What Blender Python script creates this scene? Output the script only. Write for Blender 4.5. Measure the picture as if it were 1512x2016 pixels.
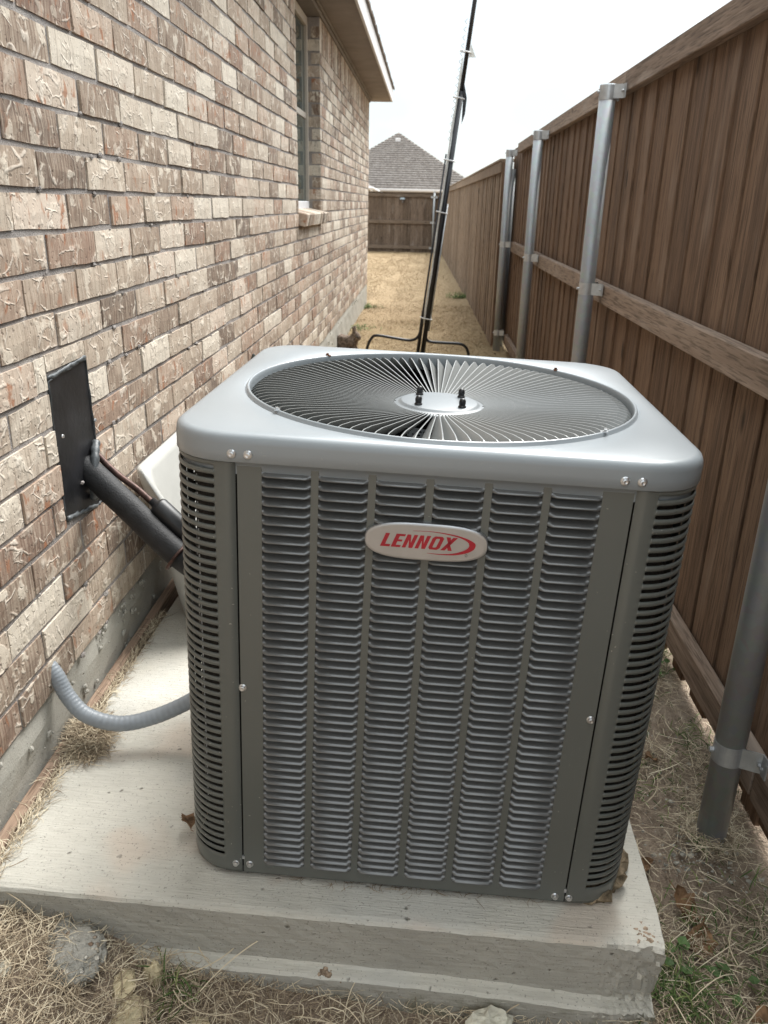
import bpy, math, random
import numpy as np
from mathutils import Vector, Matrix
random.seed(7)
rng = np.random.default_rng(11)
scene = bpy.context.scene
for o in list(bpy.data.objects):
    bpy.data.objects.remove(o)

# ------------------------------------------------------------------ camera
PIT, YAW, ROL = 0.3702, 0.0433, 0.0229
CAM = Vector((0.8023, 0.0, 1.0474))
FPX = 1567.4
_cp, _sp, _cy, _sy = math.cos(PIT), math.sin(PIT), math.cos(YAW), math.sin(YAW)
_F = Vector((-_sy * _cp, _cy * _cp, -_sp))
_r0 = Vector((_cy, _sy, 0))
_u0 = _r0.cross(_F)
_R = math.cos(ROL) * _r0 + math.sin(ROL) * _u0
_U = -math.sin(ROL) * _r0 + math.cos(ROL) * _u0
cd = bpy.data.cameras.new('camera')
cam = bpy.data.objects.new('camera', cd)
scene.collection.objects.link(cam)
cam.matrix_world = Matrix(((_R.x, _U.x, -_F.x, CAM.x), (_R.y, _U.y, -_F.y, CAM.y),
                           (_R.z, _U.z, -_F.z, CAM.z), (0, 0, 0, 1)))
cd.sensor_fit = 'VERTICAL'
cd.sensor_height = 36.0
cd.lens = 36.0 * FPX / 2016.0
cd.clip_start = 0.05
cd.clip_end = 2000.0
cd.dof.use_dof = True
cd.dof.focus_distance = 1.45
cd.dof.aperture_fstop = 10.0
scene.camera = cam
scene.render.resolution_x = 768
scene.render.resolution_y = 1024


def px(P):
    """where a point of the scene falls in the picture and how far it is"""
    d = Vector(P) - CAM
    z = d.dot(_F)
    return d.dot(_R) / z * FPX, -d.dot(_U) / z * FPX, z


# ------------------------------------------------------------------ sky, sun, exposure
SKY_H = 2.15
SUN_EL, SUN_AZ = math.radians(52), math.radians(28)     # azimuth from +y towards +x
world = bpy.data.worlds.new('World')
scene.world = world
world.use_nodes = True
wn = world.node_tree
wn.nodes.clear()
wo = wn.nodes.new('ShaderNodeOutputWorld')
wb = wn.nodes.new('ShaderNodeBackground')
wb.inputs['Strength'].default_value = 0.1
sky = wn.nodes.new('ShaderNodeTexSky')
sky.sky_type = 'NISHITA'
sky.sun_disc = False
sky.sun_elevation = SUN_EL
sky.sun_rotation = SUN_AZ
tc = wn.nodes.new('ShaderNodeTexCoord')
mp = wn.nodes.new('ShaderNodeMapping')
mp.inputs['Scale'].default_value = (1.0, 1.0, 1.6)
wn.links.new(tc.outputs['Generated'], mp.inputs['Vector'])
cn = wn.nodes.new('ShaderNodeTexNoise')
cn.inputs['Scale'].default_value = 3.4
cn.inputs['Detail'].default_value = 5.0
cn.inputs['Roughness'].default_value = 0.55
wn.links.new(mp.outputs[0], cn.inputs['Vector'])
cr = wn.nodes.new('ShaderNodeValToRGB')
cr.color_ramp.elements[0].position = 0.42
cr.color_ramp.elements[0].color = (0.72, 0.785, 0.80, 1)
cr.color_ramp.elements[1].position = 0.80
cr.color_ramp.elements[1].color = (1.09, 1.12, 1.14, 1)
wn.links.new(cn.outputs['Fac'], cr.inputs['Fac'])
sc_ = wn.nodes.new('ShaderNodeVectorMath')
sc_.operation = 'SCALE'
sx_ = wn.nodes.new('ShaderNodeSeparateXYZ')
wn.links.new(tc.outputs['Generated'], sx_.inputs[0])
og = wn.nodes.new('ShaderNodeMapRange')          # overcast sky: three times brighter overhead than at the horizon
og.inputs[1].default_value = 0.0
og.inputs[2].default_value = 1.0
og.inputs[3].default_value = SKY_H
og.inputs[4].default_value = SKY_H * 3.0
pw = wn.nodes.new('ShaderNodeMath')
pw.operation = 'POWER'
pw.use_clamp = True
pw.inputs[1].default_value = 1.4
mxz = wn.nodes.new('ShaderNodeMath')
mxz.operation = 'MAXIMUM'
mxz.inputs[1].default_value = 0.0
wn.links.new(sx_.outputs[2], mxz.inputs[0])
wn.links.new(mxz.outputs[0], pw.inputs[0])
wn.links.new(pw.outputs[0], og.inputs[0])
wn.links.new(og.outputs[0], sc_.inputs['Scale'])
wn.links.new(cr.outputs['Color'], sc_.inputs[0])
mx = wn.nodes.new('ShaderNodeMix')
mx.data_type = 'RGBA'
mx.inputs[0].default_value = 0.93
wn.links.new(sky.outputs[0], mx.inputs[6])
wn.links.new(sc_.outputs[0], mx.inputs[7])
wn.links.new(mx.outputs[2], wb.inputs['Color'])
wn.links.new(wb.outputs[0], wo.inputs['Surface'])

sd = bpy.data.lights.new('sun', 'SUN')
sd.energy = 1.5
sd.angle = math.radians(35)
sd.color = (1.0, 0.98, 0.945)
sun = bpy.data.objects.new('sun', sd)
scene.collection.objects.link(sun)
_sd = Vector((math.sin(SUN_AZ) * math.cos(SUN_EL), math.cos(SUN_AZ) * math.cos(SUN_EL), math.sin(SUN_EL)))
sun.rotation_euler = (-_sd).to_track_quat('-Z', 'Y').to_euler()

scene.view_settings.view_transform = 'Standard'
scene.view_settings.look = 'None'
scene.view_settings.gamma = 1.0
scene.view_settings.use_curve_mapping = False
scene.view_settings.exposure = 2.3


# ------------------------------------------------------------------ node helpers
class NT:
    def __init__(s, name):
        s.m = bpy.data.materials.new(name)
        s.m.use_nodes = True
        s.t = s.m.node_tree
        s.t.nodes.clear()
        s.out = s.t.nodes.new('ShaderNodeOutputMaterial')
        s.b = s.t.nodes.new('ShaderNodeBsdfPrincipled')
        s.t.links.new(s.b.outputs[0], s.out.inputs[0])

    def n(s, k):
        return s.t.nodes.new('ShaderNode' + k)

    def put(s, sock, v):
        if isinstance(v, bpy.types.NodeSocket):
            s.t.links.new(v, sock)
        elif v is not None:
            if hasattr(sock.default_value, '__len__') and not hasattr(v, '__len__'):
                v = (v,) * len(sock.default_value)
            if hasattr(v, '__len__') and len(sock.default_value) == 4 and len(v) == 3:
                v = tuple(v) + (1,)
            sock.default_value = v

    def pos(s):
        return s.n('NewGeometry').outputs['Position']

    def obj(s):
        return s.n('TexCoord').outputs['Object']

    def rnd(s, attr=None):
        if attr:
            a = s.n('Attribute')
            a.attribute_name = attr
            return a.outputs['Fac']
        return s.n('ObjectInfo').outputs['Random']

    def vm(s, op, a, b):
        v = s.n('VectorMath')
        v.operation = op
        s.put(v.inputs[0], a)
        if op == 'SCALE':
            s.put(v.inputs['Scale'], b)
        else:
            s.put(v.inputs[1], b)
        return v.outputs[0]

    def ma(s, op, a, b=None, c=None):
        v = s.n('Math')
        v.operation = op
        s.put(v.inputs[0], a)
        s.put(v.inputs[1], b)
        s.put(v.inputs[2], c)
        return v.outputs[0]

    def noise(s, vec, scale, detail=3.0, rough=0.5, dist=0.0):
        v = s.n('TexNoise')
        s.put(v.inputs['Vector'], vec)
        v.inputs['Scale'].default_value = scale
        v.inputs['Detail'].default_value = detail
        v.inputs['Roughness'].default_value = rough
        v.inputs['Distortion'].default_value = dist
        return v.outputs['Fac']

    def vor(s, vec, scale, feature='F1', out='Distance'):
        v = s.n('TexVoronoi')
        v.feature = feature
        s.put(v.inputs['Vector'], vec)
        v.inputs['Scale'].default_value = scale
        return v.outputs[out]

    def mr(s, v, a, b, c=0.0, d=1.0, smooth=True):
        r = s.n('MapRange')
        r.interpolation_type = 'SMOOTHSTEP' if smooth else 'LINEAR'
        s.put(r.inputs[0], v)
        for i, q in zip((1, 2, 3, 4), (a, b, c, d)):
            r.inputs[i].default_value = q
        return r.outputs[0]

    def ramp(s, fac, stops):
        r = s.n('ValToRGB')
        e = r.color_ramp.elements
        while len(e) < len(stops):
            e.new(0.5)
        for i, (p, c) in enumerate(stops):
            e[i].position = p
            e[i].color = tuple(c) + (1,)
        s.put(r.inputs[0], fac)
        return r.outputs[0]

    def mix(s, f, a, b, blend='MIX'):
        m = s.n('Mix')
        m.data_type = 'RGBA'
        m.blend_type = blend
        s.put(m.inputs[0], f)
        s.put(m.inputs[6], a)
        s.put(m.inputs[7], b)
        return m.outputs[2]

    def bump(s, h, strength=0.5, dist=0.01, nrm=None):
        b = s.n('Bump')
        b.inputs['Strength'].default_value = strength
        b.inputs['Distance'].default_value = dist
        s.put(b.inputs['Height'], h)
        if nrm is not None:
            s.put(b.inputs['Normal'], nrm)
        return b.outputs[0]

    def fin(s, col=None, rough=None, metal=None, nrm=None, spec=None):
        s.put(s.b.inputs['Base Color'], col)
        s.put(s.b.inputs['Roughness'], rough)
        s.put(s.b.inputs['Metallic'], metal)
        if nrm is not None:
            s.put(s.b.inputs['Normal'], nrm)
        s.put(s.b.inputs['Specular IOR Level'], spec)
        return s.m


def brick_material(name, attr=None):
    t = NT(name)
    r = t.rnd(attr)
    off = t.n('CombineXYZ')
    t.put(off.inputs[1], t.ma('MULTIPLY', r, 37.0))
    t.put(off.inputs[2], t.ma('MULTIPLY', r, 91.0))
    P = t.vm('ADD', t.pos(), off.outputs[0])
    r2 = t.ma('FRACT', t.ma('MULTIPLY', r, 53.7))
    r3 = t.ma('FRACT', t.ma('MULTIPLY', r, 211.3))
    # body: from grey brown to pale buff, brick by brick
    patch = t.noise(P, 14.0, 3, 0.6, 0.6)
    tone = t.ma('ADD', t.ma('MULTIPLY', r2, 0.74), t.ma('MULTIPLY', patch, 0.48))
    body = t.ramp(tone, [(0.16, (0.095, 0.064, 0.050)), (0.32, (0.20, 0.138, 0.101)), (0.50, (0.33, 0.249, 0.188)),
                         (0.68, (0.45, 0.366, 0.287)), (0.95, (0.68, 0.61, 0.51))])
    # vertical drag marks
    S = t.vm('MULTIPLY', P, (60.0, 150.0, 9.0))
    drag = t.noise(S, 1.0, 2, 0.6)
    body = t.mix(t.mr(drag, 0.35, 0.75), body, t.mix(0.5, body, (0.62, 0.53, 0.42)), 'MIX')
    body = t.mix(t.ma('MULTIPLY', t.mr(drag, 0.46, 0.30), 0.5), body, (0.20, 0.145, 0.105))
    # fired red patches on some bricks
    redn = t.noise(t.vm('MULTIPLY', P, (1, 1.4, 0.8)), 22.0, 3, 0.55, 0.4)
    red = t.ma('MULTIPLY', t.mr(redn, 0.56, 0.66), t.mr(r3, 0.35, 0.9))
    body = t.mix(t.ma('MULTIPLY', t.mr(r3, 0.5, 1.0), 0.25), body, (0.42, 0.24, 0.17))
    body = t.mix(t.ma('MULTIPLY', red, 0.8), body, (0.35, 0.145, 0.07))
    # broad pale clay smears with a raised lip
    W = t.vm('MULTIPLY', P, (1.0, 0.85, 1.1))
    n1 = t.noise(W, 8.0, 2.5, 0.5, 0.9)
    ridge = t.mr(t.ma('ABSOLUTE', t.ma('SUBTRACT', n1, 0.5)), 0.034, 0.006)
    n2 = t.noise(t.vm('ADD', W, (3.1, 7.7, 1.9)), 13.0, 2.0, 0.5, 0.8)
    wob = t.n('TexNoise')
    wob.inputs['Scale'].default_value = 24.0
    wob.inputs['Detail'].default_value = 3.0
    t.put(wob.inputs['Vector'], P)
    PV = t.vm('ADD', t.vm('MULTIPLY', P, (1.0, 0.8, 1.25)), t.vm('SCALE', wob.outputs['Color'], 0.028))
    ridge2 = t.mr(t.vor(PV, 17.0, 'DISTANCE_TO_EDGE'), 0.060, 0.008)
    gate = t.mr(t.noise(t.vm('ADD', P, (9, 3, 5)), 14.0, 2), 0.51, 0.66)
    gate2 = t.mr(t.noise(t.vm('ADD', P, (2, 13, 8)), 15.0, 2), 0.50, 0.60)
    rid = t.ma('MAXIMUM', t.ma('MULTIPLY', ridge, gate), t.ma('MULTIPLY', ridge2, gate2))
    smear = t.mr(t.noise(t.vm('ADD', P, (6, 1, 4)), 17.0, 3, 0.55, 0.3), 0.56, 0.63)
    body = t.mix(t.ma('MULTIPLY', smear, t.mr(r3, 0.0, 1.0, 0.75, 0.35)), body, (0.70, 0.62, 0.51))
    body = t.mix(t.ma('MULTIPLY', rid, 0.62), body, (0.74, 0.66, 0.56))
    # pits and specks
    sp = t.noise(P, 260.0, 2, 0.6)
    body = t.mix(t.ma('MULTIPLY', t.mr(sp, 0.645, 0.70), 0.75), body, (0.07, 0.055, 0.045))
    pit = t.noise(P, 75.0, 2, 0.5)
    body = t.mix(t.ma('MULTIPLY', t.mr(pit, 0.66, 0.72), 0.6), body, (0.12, 0.09, 0.07))
    h = t.ma('ADD', t.ma('MULTIPLY', rid, 1.0), t.ma('MULTIPLY', drag, 0.25))
    h = t.ma('ADD', h, t.ma('MULTIPLY', n2, 0.9))
    h = t.ma('ADD', h, t.ma('MULTIPLY', smear, 0.5))
    h = t.ma('SUBTRACT', h, t.ma('MULTIPLY', t.mr(pit, 0.60, 0.72), 0.6))
    h = t.ma('ADD', h, t.ma('MULTIPLY', sp, 0.18))
    return t.fin(body, 0.9, nrm=t.bump(h, 0.5, 0.0038), spec=0.25)


def mortar_material():
    t = NT('mortar')
    P = t.pos()
    a = t.noise(P, 9.0, 4, 0.6)
    c = t.ramp(a, [(0.3, (0.26, 0.235, 0.22)), (0.6, (0.35, 0.32, 0.30)), (0.8, (0.45, 0.42, 0.375))])
    g = t.noise(P, 180.0, 3, 0.65)
    c = t.mix(t.mr(g, 0.62, 0.70), c, (0.14, 0.125, 0.11))
    h = t.ma('ADD', t.ma('MULTIPLY', a, 2.0), g)
    return t.fin(c, 0.95, nrm=t.bump(h, 0.8, 0.005), spec=0.2)


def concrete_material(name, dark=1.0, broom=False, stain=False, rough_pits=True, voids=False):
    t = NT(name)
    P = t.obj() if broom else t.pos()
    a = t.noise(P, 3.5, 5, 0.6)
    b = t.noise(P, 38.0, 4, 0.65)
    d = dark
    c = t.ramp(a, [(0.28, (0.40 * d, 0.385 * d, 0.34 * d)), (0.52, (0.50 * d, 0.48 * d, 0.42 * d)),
                   (0.75, (0.58 * d, 0.555 * d, 0.49 * d))])
    c = t.mix(t.ma('MULTIPLY', b, 0.45), c, (0.36 * d, 0.34 * d, 0.30 * d))
    h = t.ma('MULTIPLY', b, 0.6)
    if broom:
        S = t.vm('MULTIPLY', P, (14.0, 230.0, 60.0))
        br = t.noise(S, 1.0, 3, 0.7)
        c = t.mix(t.ma('MULTIPLY', t.mr(br, 0.35, 0.7), 0.22), c, (0.66 * d, 0.64 * d, 0.57 * d))
        c = t.mix(t.ma('MULTIPLY', t.mr(br, 0.44, 0.25), 0.38), c, (0.30 * d, 0.285 * d, 0.245 * d))
        h = t.ma('ADD', h, t.ma('MULTIPLY', br, 1.2))
    if stain:
        st = t.noise(P, 4.6, 2, 0.5, 0.3)
        c = t.mix(t.ma('MULTIPLY', t.mr(st, 0.54, 0.68), 0.30), c, (0.52 * d, 0.375 * d, 0.28 * d))
        st2 = t.noise(t.vm('ADD', P, (4, 9, 2)), 3.1, 2, 0.5)
        c = t.mix(t.ma('MULTIPLY', t.mr(st2, 0.55, 0.7), 0.3), c, (0.40 * d, 0.41 * d, 0.40 * d))
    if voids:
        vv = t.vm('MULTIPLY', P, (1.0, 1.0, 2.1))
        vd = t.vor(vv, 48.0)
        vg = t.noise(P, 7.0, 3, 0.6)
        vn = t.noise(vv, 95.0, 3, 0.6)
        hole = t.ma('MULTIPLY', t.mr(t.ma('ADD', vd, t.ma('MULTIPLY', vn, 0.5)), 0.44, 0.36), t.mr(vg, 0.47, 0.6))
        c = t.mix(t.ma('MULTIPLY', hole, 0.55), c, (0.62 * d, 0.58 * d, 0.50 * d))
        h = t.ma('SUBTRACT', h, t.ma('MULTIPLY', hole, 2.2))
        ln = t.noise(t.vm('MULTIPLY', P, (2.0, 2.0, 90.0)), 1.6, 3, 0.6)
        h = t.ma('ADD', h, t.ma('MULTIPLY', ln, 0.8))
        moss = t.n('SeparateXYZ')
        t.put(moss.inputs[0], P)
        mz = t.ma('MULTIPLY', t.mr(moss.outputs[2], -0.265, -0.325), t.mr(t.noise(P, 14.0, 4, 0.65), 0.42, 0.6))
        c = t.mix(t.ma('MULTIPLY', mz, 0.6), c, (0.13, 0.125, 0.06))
    if rough_pits:
        pv = t.vor(P, 26.0)
        pn = t.noise(P, 60.0, 2, 0.5)
        pit = t.ma('MULTIPLY', t.mr(pv, 0.17, 0.05), t.mr(pn, 0.55, 0.64))
        c = t.mix(t.ma('MULTIPLY', pit, 0.75), c, (0.13 * d, 0.12 * d, 0.10 * d))
        h = t.ma('SUBTRACT', h, t.ma('MULTIPLY', pit, 2.0))
    sp = t.noise(P, 210.0, 2, 0.6)
    c = t.mix(t.ma('MULTIPLY', t.mr(sp, 0.62, 0.70), 0.6), c, (0.16 * d, 0.15 * d, 0.13 * d))
    h = t.ma('ADD', h, t.ma('MULTIPLY', sp, 0.35))
    return t.fin(c, 0.92, nrm=t.bump(h, 0.6, 0.004), spec=0.25)


def wood_material(name, cols, axis='z', attr=None, spots=True):
    t = NT(name)
    r = t.rnd(attr)
    off = t.n('CombineXYZ')
    for i, k in enumerate((17.0, 29.0, 43.0)):
        t.put(off.inputs[i], t.ma('MULTIPLY', r, k))
    P = t.vm('ADD', t.pos(), off.outputs[0])
    sc = {'z': (1, 1, 0.06), 'y': (1, 0.06, 1), 'x': (0.06, 1, 1)}[axis]
    S = t.vm('MULTIPLY', P, sc)
    g = t.noise(S, 34.0, 4, 0.65, 0.5)
    g2 = t.noise(S, 150.0, 3, 0.6)
    k = t.ma('ADD', t.ma('MULTIPLY', g, 0.75), t.ma('MULTIPLY', t.ma('SUBTRACT', r, 0.5), 0.26))
    c = t.ramp(k, [(0.12, cols[0]), (0.36, cols[1]), (0.68, cols[2])])
    c = t.mix(t.ma('MULTIPLY', t.mr(g2, 0.52, 0.36), 0.55), c, tuple(q * 0.35 for q in cols[0]))
    g3 = t.noise(t.vm('MULTIPLY', P, tuple(0.5 * q if q < 1 else q for q in sc)), 62.0, 3, 0.7)
    c = t.mix(t.ma('MULTIPLY', t.mr(g3, 0.55, 0.72), 0.4), c, tuple(min(1, q * 1.25) for q in cols[2]))
    c = t.mix(t.ma('MULTIPLY', t.mr(g3, 0.43, 0.28), 0.6), c, tuple(q * 0.6 for q in cols[0]))
    w = t.noise(t.vm('MULTIPLY', P, tuple(0.25 if q < 1 else 1 for q in sc)), 7.0, 3, 0.6)
    c = t.mix(t.ma('MULTIPLY', t.mr(w, 0.55, 0.75), 0.5), c, cols[3])
    if spots:
        kn = t.vor(t.vm('MULTIPLY', P, tuple(0.35 if q < 1 else 1 for q in sc)), 6.5)
        c = t.mix(t.ma('MULTIPLY', t.mr(kn, 0.125, 0.05), 0.85), c, tuple(q * 0.25 for q in cols[0]))
    h = t.ma('ADD', g, t.ma('MULTIPLY', g2, 0.7))
    return t.fin(c, 0.82, nrm=t.bump(h, 0.55, 0.003), spec=0.25)


def metal_paint(name, col, rough=0.38, specks=0.3, spec=0.5, coat=0.0):
    t = NT(name)
    P = t.obj()
    a = t.noise(P, 4.0, 3, 0.5)
    c = t.mix(t.ma('MULTIPLY', t.mr(a, 0.3, 0.8), 0.16), col, tuple(min(1, q * 1.3) for q in col))
    sp = t.noise(P, 170.0, 2, 0.5)
    c = t.mix(t.ma('MULTIPLY', t.mr(sp, 0.72, 0.76), specks), c, (0.55, 0.53, 0.48))
    rr = t.mr(a, 0.2, 0.9, rough - 0.03, rough + 0.08)
    orange = t.noise(P, 900.0, 2, 0.5)
    t.b.inputs['Coat Weight'].default_value = coat
    t.b.inputs['Coat Roughness'].default_value = 0.16
    t.b.inputs['Coat IOR'].default_value = 1.6
    return t.fin(c, rr, nrm=t.bump(orange, 0.06, 0.001), spec=spec)


def plain(name, col, rough=0.6, metal=0.0, spec=0.4, var=0.25, scale=20.0, bump=0.0, bscale=120.0):
    t = NT(name)
    P = t.pos()
    a = t.noise(P, scale, 4, 0.6)
    c = t.mix(t.mr(a, 0.3, 0.75), tuple(q * (1 - var) for q in col), tuple(min(1, q * (1 + var)) for q in col))
    nrm = t.bump(t.noise(P, bscale, 4, 0.6), bump, 0.004) if bump else None
    return t.fin(c, rough, metal, nrm, spec)


def galvanised():
    t = NT('galvanised_steel')
    P = t.obj()
    v = t.vor(P, 55.0, out='Color')
    s = t.noise(t.vm('MULTIPLY', P, (1, 1, 0.12)), 20.0, 4, 0.6)
    c = t.mix(s, (0.30, 0.315, 0.325), (0.42, 0.435, 0.44))
    c = t.mix(0.10, c, v, 'MULTIPLY')
    st = t.noise(t.vm('MULTIPLY', P, (1, 1, 0.4)), 6.0, 3, 0.6)
    return t.fin(c, t.mr(st, 0.3, 0.7, 0.42, 0.6), 0.55, spec=0.5)


def straw_material(name, stops, rough=0.8):
    t = NT(name)
    a = t.rnd('rnd')
    n = t.noise(t.pos(), 6.0, 2)
    k = t.ma('ADD', t.ma('MULTIPLY', a, 0.85), t.ma('MULTIPLY', t.ma('SUBTRACT', n, 0.5), 0.5))
    return t.fin(t.ramp(k, stops), rough, spec=0.25)


def ground_material():
    t = NT('soil_and_lawn')
    P = t.pos()
    xyz = t.n('SeparateXYZ')
    t.put(xyz.inputs[0], P)
    a = t.noise(P, 4.0, 4, 0.6)
    b = t.noise(P, 45.0, 4, 0.65)
    f = t.noise(P, 160.0, 3, 0.6)
    dirt = t.ramp(t.ma('ADD', t.ma('MULTIPLY', a, 0.5), t.ma('MULTIPLY', b, 0.5)),
                  [(0.3, (0.18, 0.135, 0.098)), (0.5, (0.31, 0.24, 0.18)), (0.7, (0.45, 0.375, 0.285))])
    g = t.noise(P, 1.3, 4, 0.6)
    gg = t.noise(P, 22.0, 4, 0.7)
    lawn = t.ramp(t.ma('ADD', t.ma('MULTIPLY', g, 0.55), t.ma('MULTIPLY', gg, 0.45)),
                  [(0.32, (0.27, 0.195, 0.11)), (0.5, (0.34, 0.25, 0.15)), (0.68, (0.40, 0.30, 0.185))])
    lawn = t.mix(t.ma('MULTIPLY', t.mr(t.ma('ADD', xyz.outputs[1], t.ma('MULTIPLY', g, 4.0)), 12.5, 8.0), 0.55), lawn, (0.25, 0.195, 0.10))
    edge = t.ma('ADD', xyz.outputs[1], t.ma('MULTIPLY', t.ma('SUBTRACT', a, 0.5), 2.5))
    c = t.mix(t.mr(edge, 3.6, 6.0), dirt, lawn)
    h = t.ma('ADD', t.ma('MULTIPLY', b, 1.5), f)
    return t.fin(c, 0.95, nrm=t.bump(h, 0.9, 0.012), spec=0.15)


M = {}
M['brick'] = brick_material('brick_clay')
M['brick_far'] = brick_material('brick_clay_joined', 'rnd')
M['mortar'] = mortar_material()
M['found'] = concrete_material('foundation_concrete', 0.88)
M['pad_side_shade'] = concrete_material('shaded_side_concrete', 0.82, voids=True)  # slab sides: formed texture, with shade painted in as a darker tone
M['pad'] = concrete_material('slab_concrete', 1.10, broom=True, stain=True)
_k = NT('pebble_concrete')
_q = _k.obj()
_v1 = _k.vor(_q, 75.0)
_v2 = _k.vor(_q, 75.0, out='Color')
_sc = _k.n('SeparateColor'); _k.put(_sc.inputs[0], _v2)
_peb = _k.ma('MULTIPLY', _k.mr(_v1, 0.42, 0.30), _k.mr(_sc.outputs[0], 0.55, 0.6))
_cc = _k.ramp(_k.noise(_q, 30.0, 4, 0.65), [(0.3, (0.25, 0.24, 0.21)), (0.6, (0.40, 0.385, 0.34)), (0.8, (0.50, 0.48, 0.43))])
_cc = _k.mix(_peb, _cc, _k.ramp(_sc.outputs[1], [(0.2, (0.24, 0.17, 0.12)), (0.5, (0.52, 0.46, 0.37)), (0.9, (0.60, 0.57, 0.50))]))
_hh = _k.ma('ADD', _k.ma('MULTIPLY', _peb, 0.8), _k.noise(_q, 110.0, 4, 0.7))
M['chunk'] = _k.fin(_cc, 0.92, nrm=_k.bump(_hh, 0.9, 0.008), spec=0.2)
M['rubble'] = concrete_material('rubble_concrete', 0.9)
DK = [(0.088, 0.052, 0.032), (0.158, 0.097, 0.061), (0.235, 0.152, 0.100), (0.25, 0.185, 0.140)]
M['board'] = wood_material('stained_board', DK, 'z')
M['rail'] = wood_material('stained_rail', [(0.146, 0.102, 0.073), (0.243, 0.176, 0.131), (0.340, 0.261, 0.204),
                                           (0.389, 0.329, 0.280)], 'y')
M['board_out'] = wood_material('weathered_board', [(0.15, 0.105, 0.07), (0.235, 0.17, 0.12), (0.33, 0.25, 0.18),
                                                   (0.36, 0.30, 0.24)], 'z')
M['board_back'] = wood_material('back_board', [(0.084, 0.060, 0.043), (0.150, 0.108, 0.078), (0.240, 0.180, 0.138),
                                                 (0.300, 0.252, 0.216)], 'z')  # brown boards of the back fence
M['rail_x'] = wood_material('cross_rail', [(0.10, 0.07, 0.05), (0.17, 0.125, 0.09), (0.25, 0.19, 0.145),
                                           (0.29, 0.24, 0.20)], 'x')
M['strip'] = wood_material('strip_wood', [(0.20, 0.13, 0.09), (0.33, 0.23, 0.165), (0.45, 0.34, 0.26),
                                          (0.42, 0.35, 0.29)], 'y')
M['galv'] = galvanised()
M['bright'] = plain('bright_zinc', (0.50, 0.515, 0.525), 0.4, 0.65, 0.5, 0.15)
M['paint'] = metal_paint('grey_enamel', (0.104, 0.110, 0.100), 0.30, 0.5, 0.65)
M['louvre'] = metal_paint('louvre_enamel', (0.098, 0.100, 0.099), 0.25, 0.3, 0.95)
M['paint_top_lit'] = metal_paint('grey_enamel_lit', (0.228, 0.252, 0.268), 0.40, 0.1, 0.75, 0.35)  # same enamel as the body; sky reflection put into a lighter bluish colour
M['vane'] = metal_paint('grille_enamel', (0.19, 0.195, 0.19), 0.34, 0.1, 0.6)
M['hub'] = metal_paint('hub_enamel', (0.165, 0.18, 0.19), 0.36, 0.1, 0.6)
M['black'] = plain('black_paint', (0.012, 0.012, 0.013), 0.42, 0, 0.5, 0.3)
M['void'] = plain('dark_interior', (0.006, 0.006, 0.006), 0.9, 0, 0.1)
M['screw'] = plain('zinc_screw', (0.62, 0.63, 0.64), 0.3, 0.9, 0.5, 0.15)
M['rust'] = plain('rusty_clip', (0.14, 0.062, 0.036), 0.8, 0.1, 0.3, 0.5, 150.0)
M['badge'] = plain('brushed_badge', (0.43, 0.435, 0.445), 0.36, 0.85, 0.5, 0.06)
M['red'] = plain('badge_red', (0.36, 0.008, 0.022), 0.35, 0, 0.5, 0.08)
M['badge_grey'] = plain('badge_mark', (0.16, 0.16, 0.16), 0.5)
M['foam'] = plain('pipe_foam', (0.016, 0.016, 0.017), 0.62, 0, 0.45, 0.4, 30.0, 0.4, 220.0)
M['copper'] = plain('dull_copper', (0.075, 0.042, 0.034), 0.5, 0.5, 0.4, 0.5, 60.0)
M['sealant'] = plain('grey_sealant', (0.085, 0.093, 0.097), 0.45, 0, 0.5, 0.4, 40.0, 0.5, 60.0)
M['caulk'] = plain('dark_caulk', (0.05, 0.055, 0.058), 0.5, 0, 0.5, 0.6, 30.0, 0.5, 60.0)
M['plate'] = plain('black_plate', (0.017, 0.017, 0.019), 0.4, 0.0, 0.5, 0.4, 12.0, 0.15, 60.0)
M['conduit'] = plain('grey_conduit', (0.27, 0.295, 0.32), 0.42, 0, 0.5, 0.08)
M['plastic'] = plain('white_plastic', (0.50, 0.495, 0.465), 0.45, 0, 0.45, 0.06, 6.0, 0.05, 200.0)
M['tan_foam'] = plain('weathered_foam', (0.21, 0.165, 0.11), 0.95, 0, 0.1, 0.5, 60.0, 0.9, 90.0)
M['paper'] = plain('label_paper', (0.62, 0.63, 0.63), 0.6)
M['trim'] = plain('painted_trim', (0.66, 0.645, 0.65), 0.55, 0, 0.4, 0.06)
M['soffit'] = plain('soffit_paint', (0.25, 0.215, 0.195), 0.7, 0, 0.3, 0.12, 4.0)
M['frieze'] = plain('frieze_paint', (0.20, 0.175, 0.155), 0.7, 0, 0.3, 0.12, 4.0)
M['vinyl'] = plain('vinyl_frame', (0.50, 0.44, 0.37), 0.5, 0, 0.4, 0.05)
M['vinyl_white'] = plain('vinyl_white', (0.70, 0.70, 0.71), 0.45, 0, 0.4, 0.05)
M['pole'] = plain('black_tube', (0.014, 0.014, 0.017), 0.32, 0.2, 0.5, 0.2)
M['strip_white'] = plain('white_mesh_strip', (0.66, 0.66, 0.63), 0.7, 0, 0.3, 0.2, 90.0, 0.6, 160.0)
M['tie'] = plain('white_nylon', (0.78, 0.78, 0.78), 0.45)
M['fur'] = plain('brown_fur', (0.19, 0.145, 0.115), 0.95, 0, 0.1, 0.5, 60.0, 0.9, 220.0)
M['fur_pale'] = plain('pale_fur', (0.36, 0.30, 0.25), 0.95, 0, 0.1, 0.3, 60.0)
M['eye'] = plain('dark_eye', (0.01, 0.008, 0.007), 0.15)
M['stone_yellow'] = plain('yellow_stone', (0.54, 0.46, 0.30), 0.9, 0, 0.2, 0.25, 40.0, 0.35, 150.0)
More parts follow.
